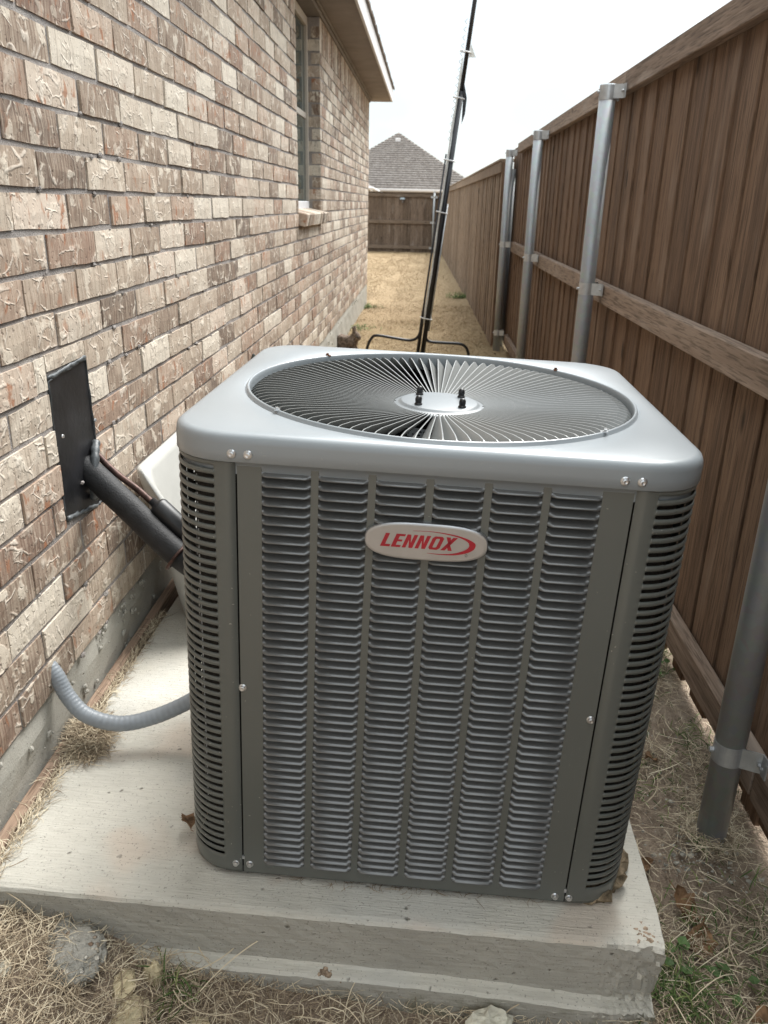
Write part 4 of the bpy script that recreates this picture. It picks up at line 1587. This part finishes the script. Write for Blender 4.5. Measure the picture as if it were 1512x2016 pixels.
# fence across the back of the yard
bf = empty('wooden_fence', (0, 26, -.37))
tag(bf, 'brown board fence across the far end of the lawn below the grey roof', 'fence')
xb = -7.0
i = 0
while xb < 1.32:
    w = random.uniform(.134, .142)
    o = MB().box(xb, min(xb + w - .004, 1.33), .09 + (.014 if i % 2 else 0), .106 + (.014 if i % 2 else 0), -.02 + random.uniform(-.01, .02), 1.72, .002) \
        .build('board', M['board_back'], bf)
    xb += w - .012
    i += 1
for a, b in ((-7, -3.9), (-3.9, -1.45), (-1.45, .985), (.985, 1.33)):
    for z in (.10, .835, 1.60):
        MB().box(a + .002, b - .002, .05, .088, z, z + .10, .003).build('rail', M['rail_x'], bf)
    MB().box(a + .002, b - .002, .04, .14, 1.722, 1.75, .003).build('cap_rail', M['rail_x'], bf)
for x in (-3.9, -1.45, .985):
    o = inst('fence_post', pm2, bf, (x, 0, -.17))
    inst('post_cap', capm, o, (0, 0, 1.953))
    for z in (1.78, 1.05, .31):
        MB().lathe([(.036, z - .03), (.036, z + .03)], 16).box(-.1, .1, .03, .048, z - .03, z + .03).build('post_bracket', M['bright'], o)
fl = empty('fence_light', (0.02, 26.06, 1.16))
tag(fl, 'small lamp with a pale flat top hung on the back fence', 'fence light')
MB().prism([(-.075, 0), (.075, 0), (.06, .05), (-.06, .05)], -.10, .02, 'y').build('lamp_top', plain('pale_blue_panel', (.42, .50, .56), .4), fl)
MB().box(-.025, .025, -.06, .02, -.10, -.002, .006).build('lamp_body', M['bark'], fl)

# ------------------------------------------------------------------ neighbouring house
nb = empty('neighbour_house', (-1.24, 50, -.85))
tag(nb, 'far house with a grey brown hipped shingle roof behind the back fence', 'house')
zE, zA, hw = 1.82 + .85, 5.27 + .85, 5.25


def roof_plane(mb, q, rows=None):
    mb.add(q, [tuple(range(len(q)))])


rm = MB()
rm.add([(-hw, 0, zE), (hw, 0, zE), (0, 6, zA), (0, 15, zA), (hw, 21, zE), (-hw, 21, zE)],
       [(0, 1, 2), (1, 4, 3, 2), (5, 0, 2, 3), (4, 5, 3)])
for k in range(1, 26):       # courses of shingles on the near slope
    t = k / 26
    y, z, w = 6 * t, zE + (zA - zE) * t, hw * (1 - t)
    rm.box(-w, w, y - .12, y + .02, z - .05, z + .004)
roof = rm.build('roof', M['shingle'], nb)
MB().box(-.16, .16, 4.9, 5.25, zA - .62, zA - .42, .02).build('roof_vent', M['trim'], roof)
MB().box(-hw - .02, hw + .02, -.10, -.002, zE - .10, zE + .01, .01).build('gutter', M['trim'], nb)
MB().box(-hw, hw, -.002, .45, zE - .14, zE - .101).build('soffit_panel', M['trim'], nb)
MB().box(-hw + .45, hw - .45, .45, 20.5, 0, zE - .141).build('wall', M['house_wall'], nb)
wm = MB().box(-.6, .6, -.04, .02, -.6, .6, .01).mesh('window', M['trim'])
pnm = MB().box(-.54, .54, -.05, -.041, -.54, .54).mesh('pane', M['glass'])
for x in (-3, 2.6):
    w_ = inst('window', wm, nb, (x, .45, 1.5))
    inst('pane', pnm, w_)
lw = MB()
lw.add([(-4.6, -2.6, zE + .02), (-1.05, -2.6, zE + .02), (-1.75, -.9, zE + .52), (-4.6, -.9, zE + .52),
        (-4.6, -.0, zE + .52), (-1.75, -.0, zE + .52)], [(0, 1, 2, 3), (3, 2, 5, 4)])
lw.build('porch_roof', M['shingle'], nb)
MB().tube([(-4.6, -2.62, zE - .02), (-1.05, -2.62, zE - .02), (-.55, -.9, zE - .30)], .075, 6).build('porch_trim', M['trim'], nb)
MB().box(-4.5, -1.2, -2.4, -.101, 0, zE - .1).build('porch_wall', M['house_wall'], nb)

# bare tree beyond the right fence
bt = empty('bare_tree', (8.3, 31, -.6))
tag(bt, 'leafless tree whose thin twigs show above the right fence', 'tree')
trunk = MB()
trunk.tube([(0, 0, -.2), (.05, 0, 1.2), (-.05, .1, 2.6), (0, .1, 3.6)], [.12, .1, .07, .05], 8)
trunk.build('trunk', M['bark'], bt)
crn = MB()
rgt = random.Random(3)


def branch(p, d, l, r, depth):
    q = p + d * l
    crn.tube([p, p + d * l * .5 + Vector((rgt.uniform(-.05, .05),) * 3) * l, q], [r, r * .8, r * .6], 4)
    if depth:
        for _ in range(rgt.randint(2, 3)):
            nd = (d + Vector((rgt.uniform(-.7, .7), rgt.uniform(-.7, .7), rgt.uniform(0, .5)))).normalized()
            branch(q, nd, l * rgt.uniform(.55, .8), r * .6, depth - 1)


for z, dx in ((2.2, -.6), (2.8, .5), (3.3, -.25), (3.6, .15)):
    branch(Vector((0, .1, z)), Vector((dx, rgt.uniform(-.4, .4), .8)).normalized(), 1.0, .022, 3)
crn.build('crown', M['bark'], bt)

# ------------------------------------------------------------------ leaning pole on spiked feet
PB = Vector((0.800, 7.5, -.29))
PT = Vector((1.116, 7.5, 2.587))
pdir = (PT - PB).normalized()
po = empty('leaning_pole', PB)
tag(po, 'tall thin black pole with white ties leaning over the lawn behind the air conditioner', 'pole')


def on_pole(z, dx=0.0, dy=0.0):
    t = (z - PB.z) / (PT.z - PB.z)
    p = (PT - PB) * t
    return p + Vector((dx, dy, 0))


MB().tube([on_pole(-.36), on_pole(1.93)], .022, 14).build('lower_tube', M['pole'], po, smooth=True)
MB().tube([on_pole(1.931), on_pole(3.3)], .018, 14).build('upper_tube', M['pole'], po, smooth=True)
MB().tube([on_pole(-.05, .028, -.004), on_pole(1.05, .028, -.004)], .006, 8).build('silver_rod', M['bright'], po, smooth=True)
MB().tube([on_pole(z, -.029 - .003 * math.sin(z * 9), -.010) for z in np.linspace(.02, 2.18, 40)],
          [.0085 + .002 * math.sin(k * 1.1) for k in range(40)], 8).build('rolled_mesh', M['strip_white'], po, smooth=True)
MB().tube([on_pole(-.30, -.045), on_pole(.10, -.048, -.005), on_pole(.14, -.052, -.01), on_pole(1.45, -.050, -.01)], [.017, .016, .009, .007], 8) \
    .build('side_tube', M['pole'], po, smooth=True)
mbk = MB()
for k in range(16):
    z = 1.55 + k * .058
    mbk.tube([on_pole(z, -.034), on_pole(z + .018, -.056, -.01), on_pole(z + .036, -.036)], .003, 4)
mbk.build('wire_loop', M['galv'], po)
for z, r in ((.065, .040), (.98, .036), (1.40, .036), (1.88, .036), (2.22, .034)):
    c0 = on_pole(z, -.014, -.004)
    pts = [c0 + Vector((math.cos(q) * (r + .012), math.sin(q) * r, -.25 * r * math.cos(q))) for q in np.linspace(0, 2 * math.pi, 15)[:-1]]
    MB().tube(pts, .0055, 5, closed=True).build('cable_tie', M['tie'], po, smooth=True)
MB().prism([(.03, 2.30), (.075, 2.20), (.018, 2.20)], -.003, .0, 'y', 0, Matrix.Translation((on_pole(2.2).x, 0, -PB.z - .02))).build('cloth_flag', M['strip_white'], po, fix=True)
MB().prism([(.02, 2.03), (.052, 1.90), (.044, 1.78), (.018, 1.70)], -.014, .004, 'y', 0, Matrix.Translation((on_pole(1.9).x, 0, -PB.z - .02))).build('cloth_flap', M['pole'], po, fix=True)
MB().tube(smooth_path([on_pole(-.02, -.05), on_pole(-.10, -.06), Vector((-.11, 0, .150)), Vector((-.26, 0, .165)), Vector((-.42, 0, .185)), Vector((-.475, 0, .16)),
                       Vector((-.515, 0, .07)), Vector((-.53, 0, -.05))], 6), .0135, 8).build('foot_arm', M['pole'], po, smooth=True)
MB().tube(smooth_path([on_pole(-.10, .0), Vector((.06, 0, .145)), Vector((.20, 0, .135)), Vector((.345, 0, .130)), Vector((.405, 0, .10)),
                       Vector((.435, 0, .03)), Vector((.44, 0, -.05))], 6), .0135, 8).build('foot_arm', M['pole'], po, smooth=True)

# ------------------------------------------------------------------ rabbit
rb_ = bpy.data.meshes.new('rabbit')
V = [(0, 0, .066), (-.055, 0, .062), (.040, 0, .066), (.058, .0, .090), (.074, -.004, .116), (.096, -.010, .112), (.117, -.014, .100),
     (.060, .026, .040), (.066, .028, .012), (.092, .03, .006), (.060, -.026, .040), (.066, -.028, .012), (.092, -.03, .006),
     (-.045, .038, .040), (-.02, .046, .014), (.025, .047, .008), (-.045, -.038, .040), (-.02, -.046, .014), (.025, -.047, .008),
     (.064, .012, .155), (.056, .018, .202), (.062, -.018, .155), (.050, -.026, .200), (-.10, 0, .055)]
E = [(0, 1), (0, 2), (2, 3), (3, 4), (4, 5), (5, 6), (2, 7), (7, 8), (8, 9), (2, 10), (10, 11), (11, 12), (1, 13), (13, 14), (14, 15),
     (1, 16), (16, 17), (17, 18), (4, 19), (19, 20), (4, 21), (21, 22), (1, 23)]
RAD = [.066, .068, .056, .046, .040, .030, .016, .022, .016, .013, .022, .016, .013, .040, .024, .016, .040, .024, .016, .013, .009, .013, .009, .022]
rb_.from_pydata([(a * 1.15, b * 1.15, c * 1.15) for a, b, c in V], E, [])
rb_.materials.append(M['fur'])
rab = link(bpy.data.objects.new('rabbit', rb_))
sk = rab.modifiers.new('skin', 'SKIN')
for i, r in enumerate(RAD):
    sv_ = rb_.skin_vertices[0].data[i]
    sv_.radius = (r * 1.1, r * 1.1)
    sv_.use_root = (i == 0)
sb = rab.modifiers.new('smooth', 'SUBSURF')
sb.levels = sb.render_levels = 2
sk.use_smooth_shade = True
rab.location = (0.085, 7.62, gz(.08, 7.6) + .004)
rab.rotation_euler = (0, 0, math.radians(-8))
tag(rab, 'small brown rabbit sitting on the lawn against the house foundation', 'rabbit')
for sg in (-1, 1):
    blob(MB(), (.106, sg * .036 - .010, .138), .0085, 4, 8, 6, (1, .7, 1), 0, 0).build('eye', M['eye'], rab, smooth=True)
blob(MB(), (-.125, 0, .066), .024, 9, 8, 6, (1, 1, 1), 0, .1).build('tail', M['fur_pale'], rab, smooth=True)
for sg in (-1, 1):
    blob(MB(), (.080 - .004 * sg, sg * .020 - .004, .204), .012, 12, 8, 6, (.5, .55, 2.0), 0, .03).build('inner_ear', M['fur_pale'], rab, smooth=True)


# ------------------------------------------------------------------ stones, rubble, leaves
def stone(name, label, cat, x, y, r, seed, mat, squash=(1, 1, .7), n=11, m=8, rough=.22, lift=.2, group=None, sub=True, smooth=False):
    mb = MB()
    blob(mb, (0, 0, 0), r, seed, n, m, squash, 0, rough)
    o = mb.build(name, mat, None, smooth=smooth, fix=True)
    if sub:
        s = o.modifiers.new('s', 'SUBSURF')
        s.levels = s.render_levels = 1
        s.subdivision_type = 'SIMPLE'
        tx = bpy.data.textures.new('grit', 'CLOUDS')
        tx.noise_scale = r * .5
        d = o.modifiers.new('d', 'DISPLACE')
        d.texture = tx
        d.strength = r * .25
    o.location = (x, y, gz(x, y) + r * squash[2] * lift)
    o.rotation_euler = (0, 0, seed * 1.3)
    return tag(o, label, cat, group)


stone('concrete_chunk', 'broken grey chunk of concrete with pebbles half buried at the left front of the slab', 'concrete lump',
      .225, 1.012, .058, 21, M['chunk'], (1.15, .85, .50), 26, 18, .085, .12, smooth=True)
stone('stone', 'small round grey stone lying just above the broken concrete chunk', 'stone', .185, 1.058, .014, 22, M['rubble'], (1, .8, .7))
stone('stone', 'flat yellow limestone right of the broken concrete chunk', 'stone', .318, .985, .030, 23, M['stone_yellow'], (1.1, .7, .6))
stone('stone', 'upright yellow limestone leaning towards the slab', 'stone', .362, 1.016, .026, 24, M['stone_yellow'], (.8, .5, 1))
stone('stone', 'wide yellow limestone at the bottom edge below the upright one', 'stone', .345, .94, .030, 25, M['stone_yellow'], (1.3, .8, .5))
stone('stone', 'yellow limestone half hidden by straw right of the green grass tuft', 'stone', .47, .935, .022, 26, M['stone_yellow'], (1.2, .8, .5))
stone('stone', 'large white limestone in front of the right half of the slab', 'stone', .965, .99, .045, 27, M['stone_white'], (1.1, .75, .75), 12, 9, .16, .5)
stone('stone', 'small white stone in the straw near the lower left corner', 'stone', .125, .955, .018, 28, M['stone_white'], (1, .8, .8))
stone('stone', 'broken lump of concrete under the right front corner of the slab', 'stone', 1.285, .985, .034, 29, M['rubble'], (1.1, .8, .9), 12, 9, .14, .3)


def leaf_mesh(seed, l=.075, w=.03):
    rg = random.Random(seed)
    side = []
    n = 8
    for i in range(n + 1):
        t = i / n
        k = math.sin(math.pi * t ** .8) * w * (1.1 if i % 2 else .8)
        side.append((t * l, k))
    vs, fs = [], []
    for i, (u, k) in enumerate(side):
        t = i / n
        lift = .02 * math.sin(3 * t + seed)
        for s in (-1, 0, 1):
            vs.append((u - l / 2, s * k, lift + abs(s) * .012 * (1 + .6 * math.sin(i * 1.7 + seed)) + rg.uniform(-.001, .001)))
    for i in range(n):
        for j in range(2):
            fs.append((i * 3 + j, (i + 1) * 3 + j, (i + 1) * 3 + j + 1, i * 3 + j + 1))
    mb = MB().add(vs, fs)
    mb.tube([(-l / 2, 0, vs[1][2]), (-l / 2 - .02, .003, vs[1][2] + .004)], .001, 4)
    return mb


def leaf(label, x, y, seed, sc=1.0, rz=0.0, z=None, tilt=0.0):
    o = leaf_mesh(seed).build('dead_leaf', M['leaf'], None, smooth=False)
    md = o.modifiers.new('t', 'SOLIDIFY')
    md.thickness = .0006
    o.location = (x, y, (gz(x, y) + .012) if z is None else z)
    o.rotation_euler = (tilt, .15, rz)
    o.scale = (sc, sc, sc)
    return tag(o, label, 'leaf', 'dead leaves on the ground')


leaf('curled rust brown leaf on the soil between the unit and the nearest steel post', 1.44, 1.735, 1, .62, .4)
leaf('lobed tan leaf right of the slab, the farther of two close together', 1.400, 1.285, 2, .95, -.9)
leaf('lobed tan leaf right of the slab, nearer and overlapping the straw', 1.405, 1.205, 3, 1.0, -1.9)
leaf('dark dry leaf beside the slab edge under the fallen stalks', 1.335, 1.39, 4, .6, .3)
leaf('brown leaf in the lower right corner of the picture', 1.47, 1.04, 5, .9, .9)
leaf('crumpled leaf caught against the left front corner of the air conditioner', UX - .435, UY + .105, 6, .55, 2.4, -.118, .5)


# ------------------------------------------------------------------ straw, grass, gravel
def ribbons(name, X, Y, Z, L, W, mat, kind='stuff', lift=0.01, bend=0.5, up=0.12, segs=3, rv=None, parent=None, heading=None, flatten=0.0):
    n = len(X)
    th = rng.uniform(0, 2 * np.pi, n) if heading is None else heading
    el = np.abs(rng.normal(0, up, n))
    cur = rng.normal(0, bend, n)
    pts = []
    p = np.stack([X, Y, Z + rng.uniform(0, lift, n)], -1)
    t = th.copy()
    e = el.copy()
    pts.append(p.copy())
    for k in range(segs):
        d = np.stack([np.cos(t) * np.cos(e), np.sin(t) * np.cos(e), np.sin(e)], -1)
        p = p + d * (L / segs)[:, None]
        pts.append(p.copy())
        t = t + cur / segs
        e = e - (el * 1.2 + flatten) / segs * 1.2
    verts = np.zeros((n, segs + 1, 2, 3))
    roll = rng.uniform(-1, 1, n)
    for k, q in enumerate(pts):
        a = pts[min(k + 1, segs)] - pts[max(k - 1, 0)]
        a /= np.linalg.norm(a, axis=1)[:, None] + 1e-9
        side = np.stack([-a[:, 1], a[:, 0], roll * .8], -1)
        side /= np.linalg.norm(side, axis=1)[:, None] + 1e-9
        wk = W * (1.0 if k < segs else .35)
        verts[:, k, 0] = q - side * (wk / 2)[:, None]
        verts[:, k, 1] = q + side * (wk / 2)[:, None]
    v = verts.reshape(-1, 3)
    b = np.arange(n)[:, None] * (2 * (segs + 1)) + np.arange(segs)[None, :] * 2
    f = np.stack([b, b + 1, b + 3, b + 2], -1).reshape(-1, 4)
    m = bpy.data.meshes.new(name)
    m.vertices.add(len(v))
    m.vertices.foreach_set('co', v.ravel())
    m.loops.add(len(f) * 4)
    m.loops.foreach_set('vertex_index', f.ravel())
    m.polygons.add(len(f))
    m.polygons.foreach_set('loop_start', np.arange(len(f)) * 4)
    m.polygons.foreach_set('loop_total', np.full(len(f), 4))
    m.update(calc_edges=True)
    at = m.attributes.new('rnd', 'FLOAT', 'FACE')
    r = rng.uniform(0, 1, n) if rv is None else rv
    at.data.foreach_set('value', np.repeat(r, segs).astype(np.float32))
    m.materials.append(mat)
    o = link(bpy.data.objects.new(name, m), parent)
    return tag(o, kind=kind)


def patchy(x, y, s=6.0):
    return (np.sin(x * s + 1.7 * np.sin(y * s * .8)) + np.sin(y * s * 1.3 + 1.3 * np.sin(x * s * .9 + 2))) / 2


def cat(*a): return [np.concatenate(q) for q in zip(*a)]


# dry straw in front and right of the slab
x1, y1 = rng.uniform(-.15, 1.32, 21000), rng.uniform(.55, 1.06, 21000)
x2, y2 = rng.uniform(1.26, 1.72, 14000), rng.uniform(.6, 2.6, 14000)
keep2 = (patchy(x2, y2, 9) > .15) | (rng.uniform(0, 1, 14000) < .20)
x2, y2 = x2[keep2], y2[keep2]
q_ = rng.uniform(0, 2 * np.pi, 500)
x2 = np.concatenate([x2, 1.52 + (.04 + np.abs(rng.normal(0, .025, 500))) * np.cos(q_)])
y2 = np.concatenate([y2, 1.505 + (.04 + np.abs(rng.normal(0, .025, 500))) * np.sin(q_)])
den = rng.uniform(0, 1, 21000) < np.interp(x1, [0, .35, .7, 1.3], [1, .85, .45, .35])
x1, y1 = x1[den], y1[den]
X, Y = np.concatenate([x1, x2]), np.concatenate([y1, y2])
Z = ground_z(X, Y)
heap = np.clip(1 - (X - .05) / .3, 0, 1) * np.clip((Y - .7) / .3, 0, 1) * (X < .35)
o = ribbons('dry_straw', X, Y, Z + .002 + heap * .012, rng.uniform(.015, .062, len(X)), rng.uniform(.0007, .0016, len(X)), M['straw'], lift=.018, bend=.9, up=.24)
tag(o, 'tangled dry straw and dead grass lying on the soil round the slab', 'straw')
# dead grass grown up against the foot of the nearest steel post
q_ = rng.uniform(0, 2 * np.pi, 420)
r_ = .034 + np.abs(rng.normal(0, .012, 420))
xs, ys = 1.52 + r_ * np.cos(q_), 1.505 + r_ * np.sin(q_)
o = ribbons('post_straw', xs, ys, ground_z(xs, ys) - .004, rng.uniform(.02, .05, 420), rng.uniform(.0009, .0018, 420), M['straw'], lift=.004, bend=.9, up=.75)
tag(o, 'dead grass grown up against the foot of the nearest steel post', 'straw')
# long loose stalks
n = 150
xs = np.concatenate([rng.uniform(-.05, 1.2, 60), rng.uniform(1.28, 1.66, 90)])
ys = np.concatenate([rng.uniform(.8, 1.05, 60), rng.uniform(.9, 2.2, 90)])
o = ribbons('loose_stalks', xs, ys, ground_z(xs, ys) + .01, rng.uniform(.07, .17, n), rng.uniform(.0011, .0022, n), M['straw'], lift=.025, bend=.75, up=.25, segs=6,
            rv=rng.uniform(.45, 1, n))
tag(o, 'long pale dead stalks scattered over the soil', 'stalks')
# straw caught along the strip and the clump under the conduit
n = 1300
ys = rng.uniform(1.08, 2.1, n)
xs = .034 + np.abs(rng.normal(0, .012, n))
o = ribbons('straw_in_gap', xs, ys, np.full(n, -.132), rng.uniform(.012, .05, n), rng.uniform(.0008, .0016, n), M['straw'], lift=.006, bend=1.2, up=.2,
            heading=rng.normal(math.pi / 2, .7, n))
tag(o, 'straw caught in the gap between the wooden strip and the slab', 'straw')
n = 2600
q, w = rng.uniform(0, 2 * np.pi, n), np.sqrt(rng.uniform(0, 1, n))
xs, ys = .062 + .048 * w * np.cos(q) - .25 * (.075 * w * np.sin(q)), 1.505 + .085 * w * np.sin(q)
zs = -.134 + .036 * (1 - w ** 2) * rng.uniform(.2, 1, n)
o = ribbons('straw_clump', xs, ys, zs, rng.uniform(.015, .055, n), rng.uniform(.0009, .0018, n), M['straw'], lift=.004, bend=1.6, up=.3,
            rv=rng.uniform(0, .85, n))
tag(o, 'brown nest of dry grass on the slab edge below the grey conduit', 'straw')
# wisps under the front edge of the unit
n = 160
a_ = rng.uniform(-.2, .25, n)
P_ = [unit_matrix() @ Vector((a, random.uniform(-.004, .03), .018)) for a in a_]
P_ = np.array([tuple(p) for p in P_])
o = ribbons('straw_wisps', P_[:, 0], P_[:, 1], P_[:, 2], rng.uniform(.01, .035, n), rng.uniform(.0007, .0013, n), M['straw'], lift=.003, bend=1.5, up=.1, rv=rng.uniform(0, .35, n))
tag(o, 'dark wisps of dead grass poking out under the front of the air conditioner', 'straw')
# lawn
n = 70000
ys = 3.0 + 23 * rng.uniform(0, 1, n) ** 1.7
xs = rng.uniform(-.05, 1.62, n) + np.where(ys > 11.5, rng.uniform(-1.4, 0, n), 0)
o = ribbons('lawn_grass', xs, ys, ground_z(xs, ys) - .004, rng.uniform(.03, .055, n), rng.uniform(.0018, .0036, n) * (1 + ys / 26), M['thatch'],
            lift=.006, bend=.8, up=.55, segs=2, rv=np.clip(rng.uniform(0, .9, n) + .12 * patchy(xs, ys, 1.7), 0, 1))
tag(o, 'dormant tan lawn grass stretching to the back fence', 'grass')
# green shoots
gx, gy, gl = [], [], []
for (cx, cy, s, k, l) in ((.405, 1.0, .018, 50, .07), (1.335, 1.12, .03, 190, .075), (1.345, .98, .035, 150, .065), (1.45, 1.25, .06, 110, .05), (1.62, 1.3, .05, 90, .06), (1.50, 1.45, .02, 30, .05), (1.50, 1.12, .07, 90, .04), (1.36, 1.05, .03, 100, .055), (1.62, 1.1, .06, 110, .045),
                          (1.60, 1.85, .05, 110, .06), (1.42, 2.2, .08, 190, .06), (1.62, 2.3, .03, 70, .10), (1.40, 12.6, .10, 260, .16), (1.42, 1.66, .07, 130, .04),
                          (.06, 9.0, .10, 160, .09), (.04, 11.0, .08, 140, .1), (.02, 1.10, .01, 10, .06), (1.55, 1.0, .06, 120, .05)):
    gx.append(rng.normal(cx, s, k)); gy.append(rng.normal(cy, s, k)); gl.append(rng.uniform(.4, 1.1, k) * l)
gx, gy, gl = map(np.concatenate, (gx, gy, gl))
o = ribbons('green_grass', gx, gy, ground_z(gx, gy), gl, np.where(gy > 5, .007, .0022) * rng.uniform(.7, 1.3, len(gx)), M['grass'], lift=.005, bend=.7, up=1.0, segs=4)
tag(o, 'scattered tufts of fresh green grass in the dead straw', 'grass')

gv = MB()
for i in range(300):
    if i < 150:
        x, y = random.gauss(1.45, .055), random.gauss(1.42, .05)
    else:
        x, y = random.uniform(1.29, 1.6), random.uniform(1.35, 1.9)
    if x < 1.285: continue
    r = min(.0055, .0012 + random.expovariate(700))
    blob(gv, (x, y, gz(x, y) + .004 + r * .2), r, i, 6, 4, (1.2, 1, .7))
tag(gv.build('gravel', plain('pale_gravel', (0.36, 0.34, 0.29), 0.9, 0, 0.2, 0.5, 60.0)), 'pale gravel scattered at the foot of the nearest steel post', 'gravel', kind='stuff')

# small broad leaved weeds
wl = []
for (u, l) in ((0, 1), ):
    pass


def weed(label, x, y, seed, k=7, l=.03):
    r = random.Random(seed)
    root = empty('weed_plant', (x, y, gz(x, y)))
    tag(root, label, 'weed')
    st = MB()
    for i in range(k):
        th = r.uniform(0, 6.28)
        h, d = r.uniform(.006, .03), r.uniform(.008, .035)
        tip = Vector((math.cos(th) * d, math.sin(th) * d, h))
        st.tube([(0, 0, 0), tip * .5 + Vector((0, 0, .006)), tip], .0008, 4)
        ln, wd = l * r.uniform(.6, 1.2), l * r.uniform(.22, .34)
        dirv = Vector((math.cos(th), math.sin(th), r.uniform(-.2, .35))).normalized()
        sd_ = dirv.cross(Vector((0, 0, 1))).normalized()
        nn = sd_.cross(dirv)
        vs = [tip, tip + dirv * ln * .35 + sd_ * wd - nn * -.002, tip + dirv * ln * .7 + sd_ * wd * .75, tip + dirv * ln,
              tip + dirv * ln * .7 - sd_ * wd * .75, tip + dirv * ln * .35 - sd_ * wd, tip + dirv * ln * .5 - nn * .003]
        MB().add(vs, [(0, 1, 6), (1, 2, 6), (2, 3, 6), (3, 4, 6), (4, 5, 6), (5, 0, 6)]).build('leaf', M['green'], root)
    st.build('stem', M['green'], root)


weed('green weed with pointed leaves touching the right edge of the slab', 1.335, 1.165, 1, 8, .036)
weed('low green weed standing alone on the bare soil right of the slab', 1.455, 1.125, 2, 6, .034)
weed('leafy green weed at the right edge of the picture', 1.545, 1.13, 3, 12, .03)
weed('green weed at the bottom right below the other weeds', 1.50, .98, 4, 8, .03)
weed('tall green seedling at the foot of the dark fence behind the nearest steel post', 1.60, 2.18, 5, 9, .03)
